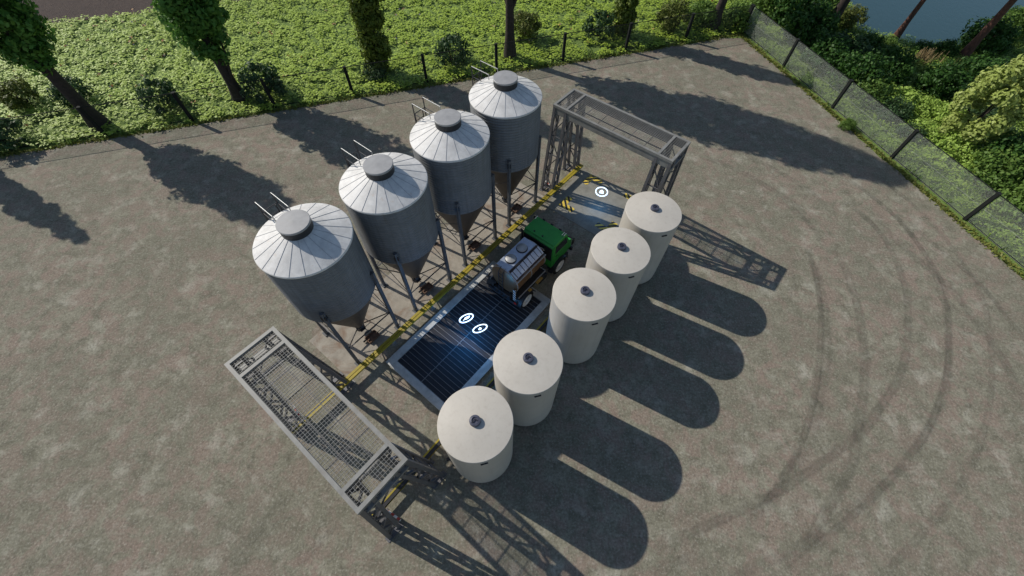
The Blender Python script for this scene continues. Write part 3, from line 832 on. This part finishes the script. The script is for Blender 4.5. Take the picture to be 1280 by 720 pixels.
# ------------------------------------------------------------------ tanker truck
def make_truck():
    t = thing('tanker_truck', 'green tanker truck with polished tank and white wheel rims parked over the pit edge', 'truck', site(-.1, 12.1, .06), AX)
    # chassis
    c = MB()
    for sx in (-.42, .42): c.box((sx, .15, .82), (.12, 4.6, .2))
    for y in (-2.0, -1.0, 0, 1.0, 2.2): c.box((0, y, .82), (.72, .12, .14))
    c.box((0, -1.45, .58), (1.7, .16, .16)); c.box((0, 1.55, .58), (1.7, .16, .16))
    c.build('chassis', M['black'], t)
    # skirts with pale top edge
    for sx in (-1, 1):
        k = MB(); k.box((sx*.80, -.85, 1.12), (.42, 2.3, .22), bev=.03); k.box((sx*1.0, -.02, .92), (.26, .7, .36), bev=.03)
        ko = k.build('side_skirt', M['black'], t)
        e = MB(); e.box((sx*.99, -.85, 1.245), (.05, 2.3, .03)); e.box((sx*.99-sx*.22, .31, 1.245), (.42, .05, .03)); e.build('skirt_edge', M['ladder'], ko)
        for y in (-1.3, -.35):
            q = MB(); q.box((sx*1.08, y, 1.13), (.16, .50, .05), bev=.01); q.build('marker_panel', M['ochre'], t)
    # tank barrel
    R, zc, y0, y1 = .87, 2.0, -1.98, .38
    b = MB(); b.lathe([(.02, y0-.10), (.4, y0-.085), (.7, y0-.04), (R-.02, y0), (R, y0+.03)] + [(R, y1-.03), (R-.02, y1), (.7, y1+.04), (.4, y1+.085), (.02, y1+.1)], 56, (0, 0, zc), 'y')
    tank = b.build('tank', M['chrome'], t)
    for y in (y0+.05, -.8, y1-.05):
        h = MB(); h.lathe([(R+.002, y-.035), (R+.016, y-.03), (R+.016, y+.03), (R+.002, y+.035)], 56, (0, 0, zc), 'y'); h.build('tank_band', M['ladder'], tank)
    # top deck with two hatches, right-hand walkway panel
    d = MB(); d.box((-.16, (y0+y1)/2, zc+R-.0), (.80, y1-y0-.1, .05), bev=.02); d.build('deck', M['deck'], t)
    wk = MB(); R35 = Matrix.Rotation(math.radians(33), 3, 'Y')
    wk.box((.56, (y0+y1)/2, zc+R-.13), (.44, y1-y0-.16, .03), R35)
    wo_ = wk.build('walkway', M['deck'], t)
    w2 = MB()
    for xo in (.325, .80):
        zz = zc+R+.0-(xo-.32)*.62
        w2.box((xo, (y0+y1)/2, zz+.03), (.04, y1-y0-.1, .06))
    for k in range(8): w2.box((.56, y0+.2+k*(y1-y0-.4)/7, zc+R-.11), (.42, .025, .03), R35)
    w2.build('walkway_frame', M['fitting'], wo_)
    w3 = MB(); w3.box((.86, (y0+y1)/2, zc+R-.36), (.06, y1-y0-.05, .05)); w3.build('side_rail', M['ladder'], t)
    for y in (-.37, -1.27):
        h = MB(); h.lathe([(.30, zc+R+.02), (.30, zc+R+.07), (.28, zc+R+.09)], 28, (-.16, y, 0)); ho = h.build('hatch', M['fitting'], t)
        h = MB(); h.lathe([(.275, zc+R+.06), (.27, zc+R+.12), (.16, zc+R+.16), (0, zc+R+.17)], 28, (-.16, y, 0)); h.build('hatch_lid', M['ladder'], ho)
    # saddles under the barrel
    s = MB()
    for y in (-1.6, -.7, .1): s.box((0, y, 1.07), (1.2, .14, .32))
    s.build('saddle', M['fitting'], t)
    # rear: bumper, valves, warning boards, lamps
    r = MB(); r.box((0, -2.14, .72), (2.0, .12, .16), bev=.02); r.box((0, -2.1, .98), (1.1, .2, .28), bev=.02)
    for x in (-.3, 0, .3): r.tube([(x, -2.1, 1.0), (x, -2.32, .95)], .075, 10)
    r.build('rear_bumper', M['fitting'], t)
    for sx in (1,):
        wb = MB(); wb.box((sx*.78, -2.1, 1.45), (.17, .03, 1.0)); wb.build('warning_board', M['redwhite'], t)
        lb = MB(); lb.box((sx*.90, -2.19, .86), (.14, .06, .09), bev=.01); lb.build('tail_lamp', M['lampred'], t)
    ld = MB()
    for x in (-.25, .02): ld.tube([(x, -2.12, .9), (x, -2.12, 2.7), (x, -1.9, 2.9)], .018, 6)
    for k in range(6): ld.tube([(-.25, -2.12, 1.05+k*.3), (.02, -2.12, 1.05+k*.3)], .014, 5)
    ld.build('ladder', M['fitting'], t)
    # wheels and mudguards
    for sx in (-1, 1):
        for y in (-1.45, 1.55):
            wm = MB(); rr = .55
            wm.lathe([(.38, -.17), (rr-.07, -.19), (rr-.01, -.14), (rr, 0), (rr-.01, .14), (rr-.07, .19), (.38, .17)], 36, (sx*.97, y, rr-.06), 'x')
            for k in range(24):
                a = 2*PI*k/24
                wm.box((sx*.97, y+(rr)*math.cos(a), rr-.06+(rr)*math.sin(a)), (.34, .05, .05), Matrix.Rotation(a, 3, 'X'))
            wh = wm.build('wheel', M['rubber'], t)
            rm = MB(); p = [(.40, .185), (.37, .17), (.30, .12), (.14, .12), (.12, .16), (.0, .165)]
            rm.lathe([(a, sx*b) for a, b in p], 28, (sx*.97, y, rr-.06), 'x'); rm.build('rim', M['rimwhite'], wh)
            mg = MB(); mg.lathe([(.66, -.24), (.66, .24), (.69, .24), (.69, -.24), (.66, -.24)], 14, (sx*.97, y, rr-.06), 'x', a0=.25, a1=PI-.25)
            mg.build('mudguard', M['black'], t)
    # cab
    cab = MB()
    hw = 1.0
    side = [(.82, .95), (.80, 2.62), (.98, 2.70), (1.95, 2.70), (2.08, 2.62), (2.38, 1.82), (2.42, 1.0)]
    cab.xprism(side, -hw, hw)
    co = cab.build('cab', M['green'], t)
    rf = MB(); rf.box((0, 1.46, 2.725), (2.04, 1.12, .07), bev=.03)
    ro = rf.build('roof', M['green'], t)
    bw_ = MB(); bw_.box((0, .80, 2.05), (1.9, .04, 1.0), bev=.01); bw_.build('rear_wall', M['fitting'], t)
    rwn = MB(); rwn.box((0, .775, 2.2), (1.1, .02, .5)); rwn.build('rear_window', M['glass'], t)
    for sx in (-1, 1):
        dr = MB(); dr.box((sx*1.004, 1.5, 1.45), (.03, .92, .86), bev=.01); do = dr.build('door', M['green'], t)
        hd = MB(); hd.box((sx*1.03, 1.18, 1.7), (.03, .14, .04)); hd.build('handle', M['fitting'], do)
        wn = MB(); wn.xprism([(1.08, 1.9), (1.08, 2.52), (1.98, 2.52), (2.22, 1.9)], sx*1.003-.008, sx*1.003+.008); wn.build('side_window', M['glass'], t)
        mi = MB(); mi.tube([(sx*1.0, 2.15, 2.45), (sx*1.3, 2.25, 2.4)], .02, 6); mi.box((sx*1.32, 2.25, 2.18), (.06, .2, .44), bev=.02); mi.build('mirror', M['black'], t)
        hl = MB(); hl.lathe([(.0, .03), (.12, .02), (.13, -.02)], 18, (sx*.72, 2.84, 1.12), 'y'); hl.build('headlight', M['lampwhite'], t)
        stp = MB(); stp.box((sx*1.0, .98, .62), (.3, .5, .06), bev=.01); stp.box((sx*1.0, 2.2, .8), (.24, .3, .3), bev=.02); stp.build('step', M['fitting'], t)
    ws = MB(); ws.add([(-.9, 2.105, 2.585), (.9, 2.105, 2.585), (.93, 2.395, 1.83), (-.93, 2.395, 1.83)], [(0, 1, 2, 3)[::-1]])
    ws.add([(-.9, 2.09, 2.58), (.9, 2.09, 2.58), (.93, 2.38, 1.82), (-.93, 2.38, 1.82)], [(0, 1, 2, 3)]); ws.build('windscreen', M['glass'], t)
    bo = MB(); bo.xprism([(2.40, .85), (2.40, 1.72), (2.74, 1.62), (2.84, 1.45), (2.84, .85)], -.92, .92); bo.build('bonnet', M['green'], t)
    gr = MB()
    for k in range(5): gr.box((0, 2.85, 1.0+k*.09), (1.0, .03, .045))
    gr.build('grille', M['black'], t)
    fb = MB(); fb.box((0, 2.88, .68), (2.1, .16, .24), bev=.03); fb.build('front_bumper', M['black'], t)
    # roof lamps, trim
    for x in (-.55, 0.0, .55):
        q = MB(); q.box((x, 2.03, 2.76), (.16, .08, .1), bev=.015); q.build('roof_lamp', M['fitting'], t)
    for x in (-.45, .1):
        q = MB(); q.lathe([(.05, 2.755), (.05, 2.79), (.0, 2.80)], 10, (x, 1.06, 0)); q.build('roof_vent', M['black'], t)
    tr = MB()
    for x in (-.96, .96): tr.tube([(x, 1.75, 2.80), (x, 2.0, 2.80)], .018, 6); 
    tr.tube([(.85, 1.75, 2.80), (.85, 2.0, 2.80)], .018, 6)
    tr.build('roof_bracket', M['rimwhite'], t)
    ex = MB(); ex.tube([(-.92, .62, .9), (-.92, .62, 2.85), (-.95, .55, 3.0)], .07, 10); ex.tube([(-.92, .62, 1.4), (-.92, .62, 2.3)], .12, 12); ex.build('exhaust_stack', M['fitting'], t)
    hs = MB(); hs.box((.15, .6, 1.6), (.7, .22, .9), bev=.03); hs.build('air_filter', M['fitting'], t)
    hp = MB(); hp.tube([(.1, .6, 2.0), (.2, .62, 2.35), (.42, .66, 2.38), (.5, .72, 2.2)], .03, 8); hp.build('hose', M['ladder'], t)
    return t
make_truck()

# ------------------------------------------------------------------ fences
def wire_panel(length, H, sv=.05, shz=1.1, r=.0050):
    mb = MB()
    n = int(length/sv)
    for i in range(1, n): mb.box((i*length/n, 0, H/2+.02), (r*2, r*1.2, H-.08))
    k = int(H/shz)
    for i in range(k+1): mb.box((length/2, 0, .06+i*(H-.12)/k), (length-.06, r*1.4, r*1.4))
    return mb
def make_fence(name, label, start, step, n0, n1, wire, r=.0040, sv=.05):
    L = float(np.hypot(*step)); H = 2.27
    p0 = start+step*n0
    t = thing(name, label, 'fence', (*p0, -.02), math.atan2(step[1], step[0]))
    post = MB(); post.box((0, 0, H/2), (.22, .2, H), bev=.015); post.box((0, 0, H+.012), (.24, .22, .03))
    pan = wire_panel(L, H, r=r, sv=sv)
    rail = MB(); rail.tube([(0, 0, H-.04), (L, 0, H-.04)], .026, 6); rail.tube([(0, 0, .10), (L, 0, .10)], .022, 6)
    po = pn = ra = None
    for k in range(n1-n0+1):
        x = k*L
        if po is None: po = post.build('post', M['fence'], t)
        else: c = po.copy(); COL.objects.link(c); c.parent = t; c.location = (x, 0, 0)
        if k < n1-n0:
            if pn is None: pn = pan.build('wire_mesh', wire, t); ra = rail.build('top_rail', M['fence'], t)
            else:
                for s_ in (pn, ra): c = s_.copy(); COL.objects.link(c); c.parent = t; c.location = (x, 0, 0)
    return t
make_fence('wire_fence', 'dark green wire mesh fence along the meadow, behind the silos', FA, FD, -4, 8, M['fencewire'], .0055, .10)
make_fence('wire_fence', 'sunlit wire mesh fence running down the right side before the lake scrub', CORNER+RD*.02, RD, 0, 8, M['fencewire_lit'])

# ------------------------------------------------------------------ plants
def leaf_quads(C, size, out=None, flat=.0, aspect=.6):
    """C (n,3) centres -> rhombic leaves; out: preferred normals"""
    n = len(C)
    nrm = RNG.normal(size=(n, 3)); nrm /= np.linalg.norm(nrm, axis=1)[:, None]
    if out is not None: nrm = nrm*.75 + out*1.0
    nrm[:, 2] += flat
    nrm /= np.linalg.norm(nrm, axis=1)[:, None]
    r = RNG.normal(size=(n, 3)); u = np.cross(nrm, r); u /= np.linalg.norm(u, axis=1)[:, None]; v = np.cross(nrm, u)
    s = (size*RNG.uniform(.6, 1.3, n))[:, None]
    return np.stack([C-u*s, C-v*s*aspect+nrm*s*.12, C+u*s, C+v*s*aspect+nrm*s*.12], 1)
def crown_points(n, prof, z0, z1, nclump, rclump, shell=.55):
    """clumped points in a body of revolution; prof(t) radius for t in 0..1"""
    C = []
    while len(C) < nclump:
        t = RNG.uniform(); z = z0+(z1-z0)*t; R = prof(t)
        if RNG.uniform() > (R/2.9)+.12: continue
        a = RNG.uniform(0, 2*PI); r = R*math.sqrt(RNG.uniform(shell**2, 1.0))*RNG.uniform(.86, 1.04)
        C.append((r*math.cos(a), r*math.sin(a), z))
    C = np.array(C); idx = RNG.integers(0, nclump, n)
    d = RNG.normal(size=(n, 3)); d /= np.linalg.norm(d, axis=1)[:, None]
    rr = rclump*RNG.uniform(.55, 1.35, nclump)[idx]*RNG.uniform(.2, 1, n)**.5
    P = C[idx]+d*rr[:, None]
    return P, d
def trunk(parent, mat, H, r0, lean=(0, 0), branches=(), top=.25):
    mb = MB(); n = 9; pts = []; rs = []
    for i in range(n):
        t = i/(n-1); pts.append((lean[0]*t**1.4*H+.07*math.sin(3*t+r0*9), lean[1]*t**1.4*H+.07*math.cos(4*t), H*t-.1)); rs.append(r0*(1.0-.75*t)*(1+.55*math.exp(-t*H/.5)))
    mb.tube(pts, rs, 12)
    for (z, az, ln, rise, r) in branches:
        b0 = Vector((lean[0]*(z/H)**1.4*H, lean[1]*(z/H)**1.4*H, z)); d = Vector((math.cos(az), math.sin(az), 0))
        mb.tube([b0-Vector((0, 0, .3)), b0+d*ln*.35+Vector((0, 0, rise*.28)), b0+d*ln*.75+Vector((0, 0, rise*.68)), b0+d*ln+Vector((0, 0, rise))], [r, r*.8, r*.55, r*.25], 8)
    return mb.build('trunk', mat, parent)
def tree(name, label, cat, pos, H, r0, prof, z0, z1, nleaf, size, leafm, barkm=None, nclump=170, rclump=.62, branches=(), lean=(0, 0), group=None, shell=.5):
    t = thing(name, label, cat, (*pos, -.02), 0, group)
    trunk(t, barkm or M['bark'], H*.8, r0, lean, branches)
    P, d = crown_points(nleaf, prof, z0, z1, nclump, rclump, shell)
    P[:, 0] += lean[0]*P[:, 2]; P[:, 1] += lean[1]*P[:, 2]
    P[:, 2] = np.maximum(P[:, 2], .1)
    quads('crown', leaf_quads(P, size, d), leafm, t)
    return t
def oval(R, p=.42, q=.75):
    m = (p/(p+q))**p*(q/(p+q))**q
    return lambda t: R*(max(t, 1e-4)**p*max(1-t, 1e-4)**q)/m
def colm(R): return lambda t: R*min(1, (t*7+.45))*min(1, (1-t)*3.2+.08)
TG = 'trees along the wire fence'
tree('poplar_tree', 'dark leafy poplar with thick leaning trunk at the left edge, beside the olive shrub', 'tree', (-30.85, 27.0), 15.2, .50, oval(1.95, .6, .8), 4.7, 15.2, 15000, .17, M['leaf_dark'], branches=[(3.6, 2.9, 2.2, 2.6, .17), (4.6, 1.2, 1.6, 2.4, .16), (5.4, -.6, 1.6, 2.2, .15), (6.6, 3.9, 1.4, 2.2, .13)], group=TG)
tree('poplar_tree', 'dark leafy poplar with forked trunk directly behind the nearest silo, upper left', 'tree', (-21.6, 30.48), 14.0, .42, oval(1.95, .6, .8), 3.3, 14.0, 14000, .17, M['leaf_dark'], lean=(.015, 0), branches=[(1.3, -.1, 1.1, 3.6, .13), (3.4, 2.2, 1.6, 2.4, .14), (4.4, .6, 1.4, 2.2, .13)], group=TG)
tree('columnar_poplar', 'narrow yellow green columnar tree leafy to the ground, left of the silo roofs', 'tree', (-11.1, 34.38), 14.2, .24, colm(1.0), .1, 14.2, 18000, .16, M['leaf_col'], nclump=300, rclump=.45, group=TG, shell=.3)
tree('poplar_tree', 'tall tree with bare dark straight trunk behind the farthest silo', 'tree', (-.32, 36.8), 23, .40, oval(2.5, .5, .7), 6.0, 23.0, 22000, .22, M['leaf_dark'], nclump=260, rclump=.9, branches=[(3.9, 2.6, 1.6, 3.2, .15), (4.0, .2, 1.5, 3.2, .15), (5.4, -1.4, 1.5, 2.6, .13)], group=TG)
tree('columnar_poplar', 'narrow columnar tree leafy to the ground, right of the bare trunk', 'tree', (9.82, 40.93), 12.9, .22, colm(.92), .1, 12.9, 15000, .16, M['leaf_col'], nclump=260, rclump=.42, group=TG, shell=.3)
tree('poplar_tree', 'dark trunked tree leaning over the fence corner near the lake', 'tree', (18.9, 42.6), 15, .42, oval(2.6), 6.2, 15, 11000, .21, M['leaf_dark'], lean=(.04, 0), branches=[(4.4, .4, 1.8, 2.6, .15)], group=TG)
tree('columnar_poplar', 'slender columnar tree outside the left edge, known by its shadow', 'tree', (-40.2, 23.7), 11.7, .25, colm(.85), .1, 11.9, 16000, .17, M['leaf_col'], nclump=160, rclump=.4, group=TG, shell=.3)
# pines by the lake
def pine(label, pos, H, r0, z0, lean, mat, off=(0, 0)):
    t = thing('pine_tree', label, 'tree', (*pos, -.1), 0, 'pines by the lake')
    trunk(t, mat, H, r0, lean, [(z0+.3, .3, 2.0, .6, .09), (z0+1.4, 2.5, 2.2, .8, .09), (z0+2.2, -1.6, 2.0, .9, .08)])
    P, d = crown_points(6500, oval(3.0, .5, .6), z0, H+1, 46, .85, .3)
    P[:, 0] += lean[0]*P[:, 2]+off[0]; P[:, 1] += lean[1]*P[:, 2]+off[1]
    quads('crown', leaf_quads(P, .22, d, .3, .22), M['leaf_pine'], t)
pine('grey brown pine trunk at the left end of the lake', tuple(at(1035, 38)), 11, .46, 4.6, (.03, 0), M['bark'], (1.2, .6))
pine('thin reddish pine trunk in front of the middle of the lake', tuple(at(1117, 50, -.2)), 12, .24, 6.5, (.03, .0), M['pinebark'])
pine('reddish pine trunk at the right end of the lake, beside the pale tree', tuple(at(1203, 72)), 13, .33, 7.0, (.0, .0), M['pinebark'])

def bush_mesh(n, R, H, nclump, rcl, size, aspect=.6, flat=.25):
    P, d = crown_points(n, lambda t: R*math.sqrt(max(1e-3, 1-(2*t-.75)**2/1.6)), .12*H, H*.92, nclump, rcl, .35)
    P[:, 2] = np.maximum(P[:, 2], .05)
    return leaf_quads(P, size, d, flat, aspect)
def bush_stems(R, H, n=8):
    mb = MB()
    for k in range(n):
        a = RNG.uniform(0, 2*PI); r = R*RNG.uniform(.25, .7); h = H*RNG.uniform(.55, .85)
        mb.tube([(0, 0, -.05), (r*.4*math.cos(a), r*.4*math.sin(a), h*.5), (r*math.cos(a), r*math.sin(a), h)], [.035, .025, .01], 5)
    return mb
protos = {}
def bush(kind, name, label, pos, sc=1.0, group=None, z=-.02):
    specs = {'fence': (1900, 1.25, 1.9, 24, .34, .10, .6, M['leaf_bush']),
             'olive': (1900, 1.2, 1.9, 30, .36, .10, .5, M['leaf_olive']),
             'lush': (3400, 1.35, 1.7, 46, .44, .10, .55, M['leaf_lush']),
             'dark': (3600, 1.4, 1.9, 50, .46, .10, .6, M['leaf_scrub']),
             'fern': (2400, 1.3, .8, 44, .40, .095, .5, M['leaf_fern']),
             'grey': (2300, 1.2, 1.6, 40, .4, .10, .5, M['leaf_bush'])}
    if kind not in protos:
        n, R, H, nc, rc, s, asp, mt = specs[kind]
        t = thing(name, label, 'shrub')
        quads('foliage', bush_mesh(n, R, H, nc, rc, s, asp), mt, t)
        bush_stems(R, H).build('stems', M['bark'], t)
        protos[kind] = t
    else:
        t = dup(protos[kind], (0, 0, 0), 0, label)
        t.name = name
    t.location = (float(pos[0]), float(pos[1]), z); t.rotation_euler.z = random.uniform(0, 6.28)
    t.scale = (sc, sc, sc*random.uniform(.9, 1.1))
    if group: t['group'] = group
    return t
BG = 'shrubs along the wire fence'
for px, kind, sc, lab in [
    ((14, 182), 'fence', 1.15, 'dark shrub cut by the left edge of the picture, at the foot of the fence'),
    ((40, 132), 'olive', 1.15, 'olive yellow shrub left of the leaning poplar trunk'),
    ((98, 128), 'fence', 1.05, 'dark shrub right behind the leaning poplar trunk at upper left'),
    ((212, 134), 'fence', 1.15, 'open dark shrub alone between the two poplar trunks'),
    ((338, 120), 'fence', 1.35, 'large dark shrub right of the forked poplar trunk, touching the fence'),
    ((468, 98), 'grey', .85, 'small shrub at the left foot of the columnar tree beside the silo roofs'),
    ((566, 80), 'fence', 1.2, 'dark round shrub behind the fence between columnar tree and bare trunk'),
    ((654, 50), 'olive', 1.3, 'loose olive shrub right of the bare straight trunk'),
    ((748, 48), 'fence', 1.1, 'dark shrub at the left foot of the second columnar tree'),
    ((838, 38), 'olive', 1.35, 'yellowish shrub between second columnar tree and the fence corner'),
    ((872, 30), 'lush', 1.2, 'green shrub at the left foot of the trunk near the fence corner'),
    ((918, 34), 'lush', 1.15, 'green shrub at the right foot of the trunk near the fence corner')]:
    bush(kind, 'shrub', lab, at(*px), sc, BG)
LG = 'shrubs in the scrub beside the lake'
lake_b = [
    ((955, 18), 'lush', 1.6, 'leafy shrub just outside the fence corner'), ((985, 30), 'dark', 1.7, 'dark shrub between fence corner and grey pine trunk'),
    ((1003, 52), 'dark', 1.5, 'dark shrub just over the fence, below the grey pine trunk'), ((1022, 12), 'lush', 1.5, 'tall green shrub left of the grey pine trunk'),
    ((1058, 36), 'olive', 1.1, 'olive shrub right of the grey pine trunk by the water'), ((1048, 78), 'grey', 1.5, 'grey green shrub below the grey pine trunk, over the fence rail'),
    ((1028, 84), 'dark', 1.3, 'deep green shrub touching the second right fence panel'), ((1080, 66), 'dark', .8, 'low dark shrub on the bank left of thin pine'),
    ((1105, 62), 'lush', .6, 'low shrub on the bank at the foot of the thin pine'), ((1062, 110), 'dark', 1.35, 'dark shrub behind the top of the fence post nearest the lake'),
    ((1100, 96), 'dark', 1.2, 'dark shrub in the shaded middle of the scrub'), 
    ((1165, 116), 'dark', 1.1, 'dark shrub in shade left of the dry reeds'), ((1078, 128), 'lush', 1.1, 'green shrub in half shade beyond fence top rail'),
    ((1150, 66), 'dark', .55, 'low green shrub along the water edge between pines'), ((1178, 68), 'dark', .6, 'dark shrub along the water edge left of right pine'),
    ((1222, 62), 'dark', 1.3, 'dark shrub at the right foot of the reddish pine by the lake'), ((1250, 45), 'lush', 1.3, 'green shrub behind the pale tree near the water'),
    ((1200, 128), 'grey', 1.2, 'grey shrub at left of the pale tree crown'), ((1212, 110), 'dark', 1.3, 'dark shrub in shade left of the pale tree'),
    ((1212, 152), 'grey', 1.0, 'small grey shrub under the left edge of pale tree'),
    ((1232, 228), 'lush', 1.3, 'dense green shrub below the pale tree'), ((1262, 222), 'dark', 1.5, 'dark shrub below the pale tree at the right edge'),
    ((1275, 268), 'lush', 1.2, 'green shrub at right edge over the last fence post in view'), ((1056, 160), 'lush', .42, 'small shrub on the yard edge at the foot of the right fence'),
    ((1132, 172), 'grey', .7, 'grey green shrub behind the third right fence panel'), ((1108, 146), 'grey', 1.0, 'shrub behind the wire mesh of the second right panel'),
((1085, 120), 'fern', 1.1, 'light feathery shrub just above the sunny patch'),
    ((1120, 128), 'fern', 1.2, 'bright feathery clump at the top of sunny clearing'), ((1150, 138), 'fern', 1.1, 'bright feathery clump in the middle of the sunny clearing'),
    ((1180, 150), 'fern', 1.2, 'bright feathery clump at right of the sunny clearing'), ((1145, 170), 'fern', 1.1, 'feathery clump low in the sunny clearing'),
    ((1185, 190), 'fern', 1.2, 'feathery clump near the fence in the sunny clearing'), ((1210, 205), 'fern', 1.0, 'feathery clump left of dense green shrub'),
    ((1075, 90), 'fern', 1.0, 'pale feathery clump in the dark scrub')]
for px, kind, sc, lab in lake_b: bush(kind, 'shrub', lab, at(*px), sc, LG, -.05)
# pale broad-leaved tree at the right edge
pt = at(1252, 120, 3.6)
t = thing('pale_tree', 'pale yellow green broad leaved tree at the right edge', 'tree', (float(pt[0]), float(pt[1]), -.02))
trunk(t, M['bark'], 3.6, .16, (0, 0), [(1.2, .5, 1.4, 1.6, .08), (1.5, 2.6, 1.4, 1.5, .08), (1.4, 4.4, 1.3, 1.6, .08)])
P, d = crown_points(13000, lambda q: 2.2*math.sqrt(max(1e-3, 1-(2*q-.9)**2/1.3)), 1.0, 5.6, 62, .55, .55)
quads('crown', leaf_quads(P, .13, d, .5, .55), M['leaf_pale'], t)
# reeds
for px, n, lab in [((1152, 78), 90, 'dry tan reeds on the lake bank, left clump'), ((1185, 98), 130, 'dry tan reeds on the lake bank, right clump in front of the right pine')]:
    c = at(*px); V = []
    for k in range(n):
        x, y = RNG.normal(0, .55), RNG.normal(0, .35); h = RNG.uniform(.6, 1.25); a = RNG.uniform(0, PI); lx, ly = RNG.normal(0, .22, 2); wv = np.array([math.cos(a), math.sin(a), 0])*.035
        b = np.array([x, y, 0]); tp = np.array([x+lx, y+ly, h]); V.append([b-wv, b+wv, tp+wv*.6, tp-wv*.6])
    o = quads('reed_clump', np.array(V), M['reed'], None, (float(c[0]), float(c[1]), -.08)); tag(o, lab, 'reeds', 'reed clumps on the bank')

# ------------------------------------------------------------------ ground cover
def keep_out(P):
    """True where meadow plants may grow"""
    sd1 = (P-FA)@FN; sd2 = (P-CORNER)@RN
    inyard = (sd1 > yard_in-.02) & (sd2 > yard_in-.02)
    inf = (P-e0)@nf > 0
    return ~inyard, inf
def scatter(n, x0, x1, y0, y1):
    return np.column_stack([RNG.uniform(x0, x1, n), RNG.uniform(y0, y1, n)])
def clumps(P, nl, rad, h, size, out_flat, aspect):
    n = len(P); s = RNG.uniform(.55, 1.35, n)
    a = RNG.uniform(0, 2*PI, (n, nl)); r = rad*np.sqrt(RNG.uniform(0, 1, (n, nl)))*s[:, None]
    z = h*s[:, None]*(1-.6*(r/(rad*1.35))**2)*RNG.uniform(.55, 1.05, (n, nl))
    C = np.stack([P[:, :1]+r*np.cos(a), P[:, 1:]+r*np.sin(a), z], -1).reshape(-1, 3)
    o = np.stack([np.cos(a)*.6, np.sin(a)*.6, np.full_like(a, .7)], -1).reshape(-1, 3)
    return leaf_quads(C, size, o, out_flat, aspect)
P = scatter(17000, -62, 24, 20, 62); free, inf = keep_out(P)
sd1 = (P-FA)@FN; left = (sd1 < .35) & (~inf) & ((P-CORNER)@RN > -1.5)
V = clumps(P[left], 14, .40, .42, .11, 4.0, .7)
tag(quads('meadow_clover', V, M['clover']), kind='stuff')
def ground_z(P):
    d_ = inside_dist(P, lake); return np.where(d_ < 0, -9, np.minimum(0, -.45+d_*.3)-.02)
# long grass along the fence and under the shrubs
P = scatter(60000, -62, 60, 4, 60); free, inf = keep_out(P); sd1 = (P-FA)@FN; sd2 = (P-CORNER)@RN
strip = free & (((sd1 > -.5) & (sd1 < yard_in) & (sd2 > -.2) & (RNG.uniform(0, 1, len(P)) < .35)) | ((sd2 <= 0) & (sd2 > -30) & (P[:, 0] < 58)))
P = P[strip]; gz = ground_z(P); P = P[gz > -1]; gz = gz[gz > -1]
n = len(P); nb = 4
Q = np.repeat(P, nb, 0)+RNG.normal(0, .1, (n*nb, 2)); zz = np.repeat(gz, nb)
h = RNG.uniform(.18, .48, len(Q)); a = RNG.uniform(0, 2*PI, len(Q)); ln = RNG.normal(0, .16, (len(Q), 2))
wv = np.column_stack([np.cos(a), np.sin(a), 0*a])*.05
B = np.column_stack([Q, zz]); T = np.column_stack([Q+ln, zz+h])
tag(quads('tall_grass', np.stack([B-wv, B+wv, T+wv*.35, T-wv*.35], 1), M['grassblade']), kind='stuff')
P = scatter(30000, 20, 60, 4, 48); P = P[(P-CORNER)@RN < -.5]; gz = ground_z(P); P = P[gz > -.4]; 
V = clumps(P[:11000], 11, .36, .36, .09, 4.0, .6); tag(quads('scrub_ferns', V, M['leaf_fern']), kind='stuff')
# yellowish verge on the yard edge
T_ = RNG.uniform(-6, 8.1, 5200); P1 = FA+T_[:, None]*FD + FN*(yard_in+RNG.normal(-.12, .14, 5200))[:, None]
T_ = RNG.uniform(0, 9, 4200); P2_ = CORNER+T_[:, None]*RD + RN*(yard_in+RNG.normal(-.12, .14, 4200))[:, None]
P = np.concatenate([P1, P2_]); sd2 = (P-CORNER)@RN; sd1 = (P-FA)@FN; P = P[(sd1 < 2.0) & (sd2 > -.5) | (sd2 < 2.0) & (sd1 > -.5)]
n = len(P); h = RNG.uniform(.03, .12, n); a = RNG.uniform(0, 2*PI, n); wv = np.column_stack([np.cos(a), np.sin(a), 0*a])*.07
B = np.column_stack([P, np.full(n, -.01)]); T = B+np.column_stack([RNG.normal(0, .08, (n, 2)), h])
tag(quads('verge_grass', np.stack([B-wv, B+wv, T+wv*.5, T-wv*.5], 1), M['verge']), kind='stuff')
# wild flowers
P = scatter(260, -58, 20, 26, 50); free, inf = keep_out(P); P = P[(((P-FA)@FN) < -1.5) & ~inf]
C = np.repeat(np.column_stack([P, np.full(len(P), .4)]), 4, 0)+RNG.normal(0, .1, (len(P)*4, 3))*[1, 1, .3]
tag(quads('wild_flowers', leaf_quads(C, .085, None, 1.0, .8), M['flower']), kind='stuff')
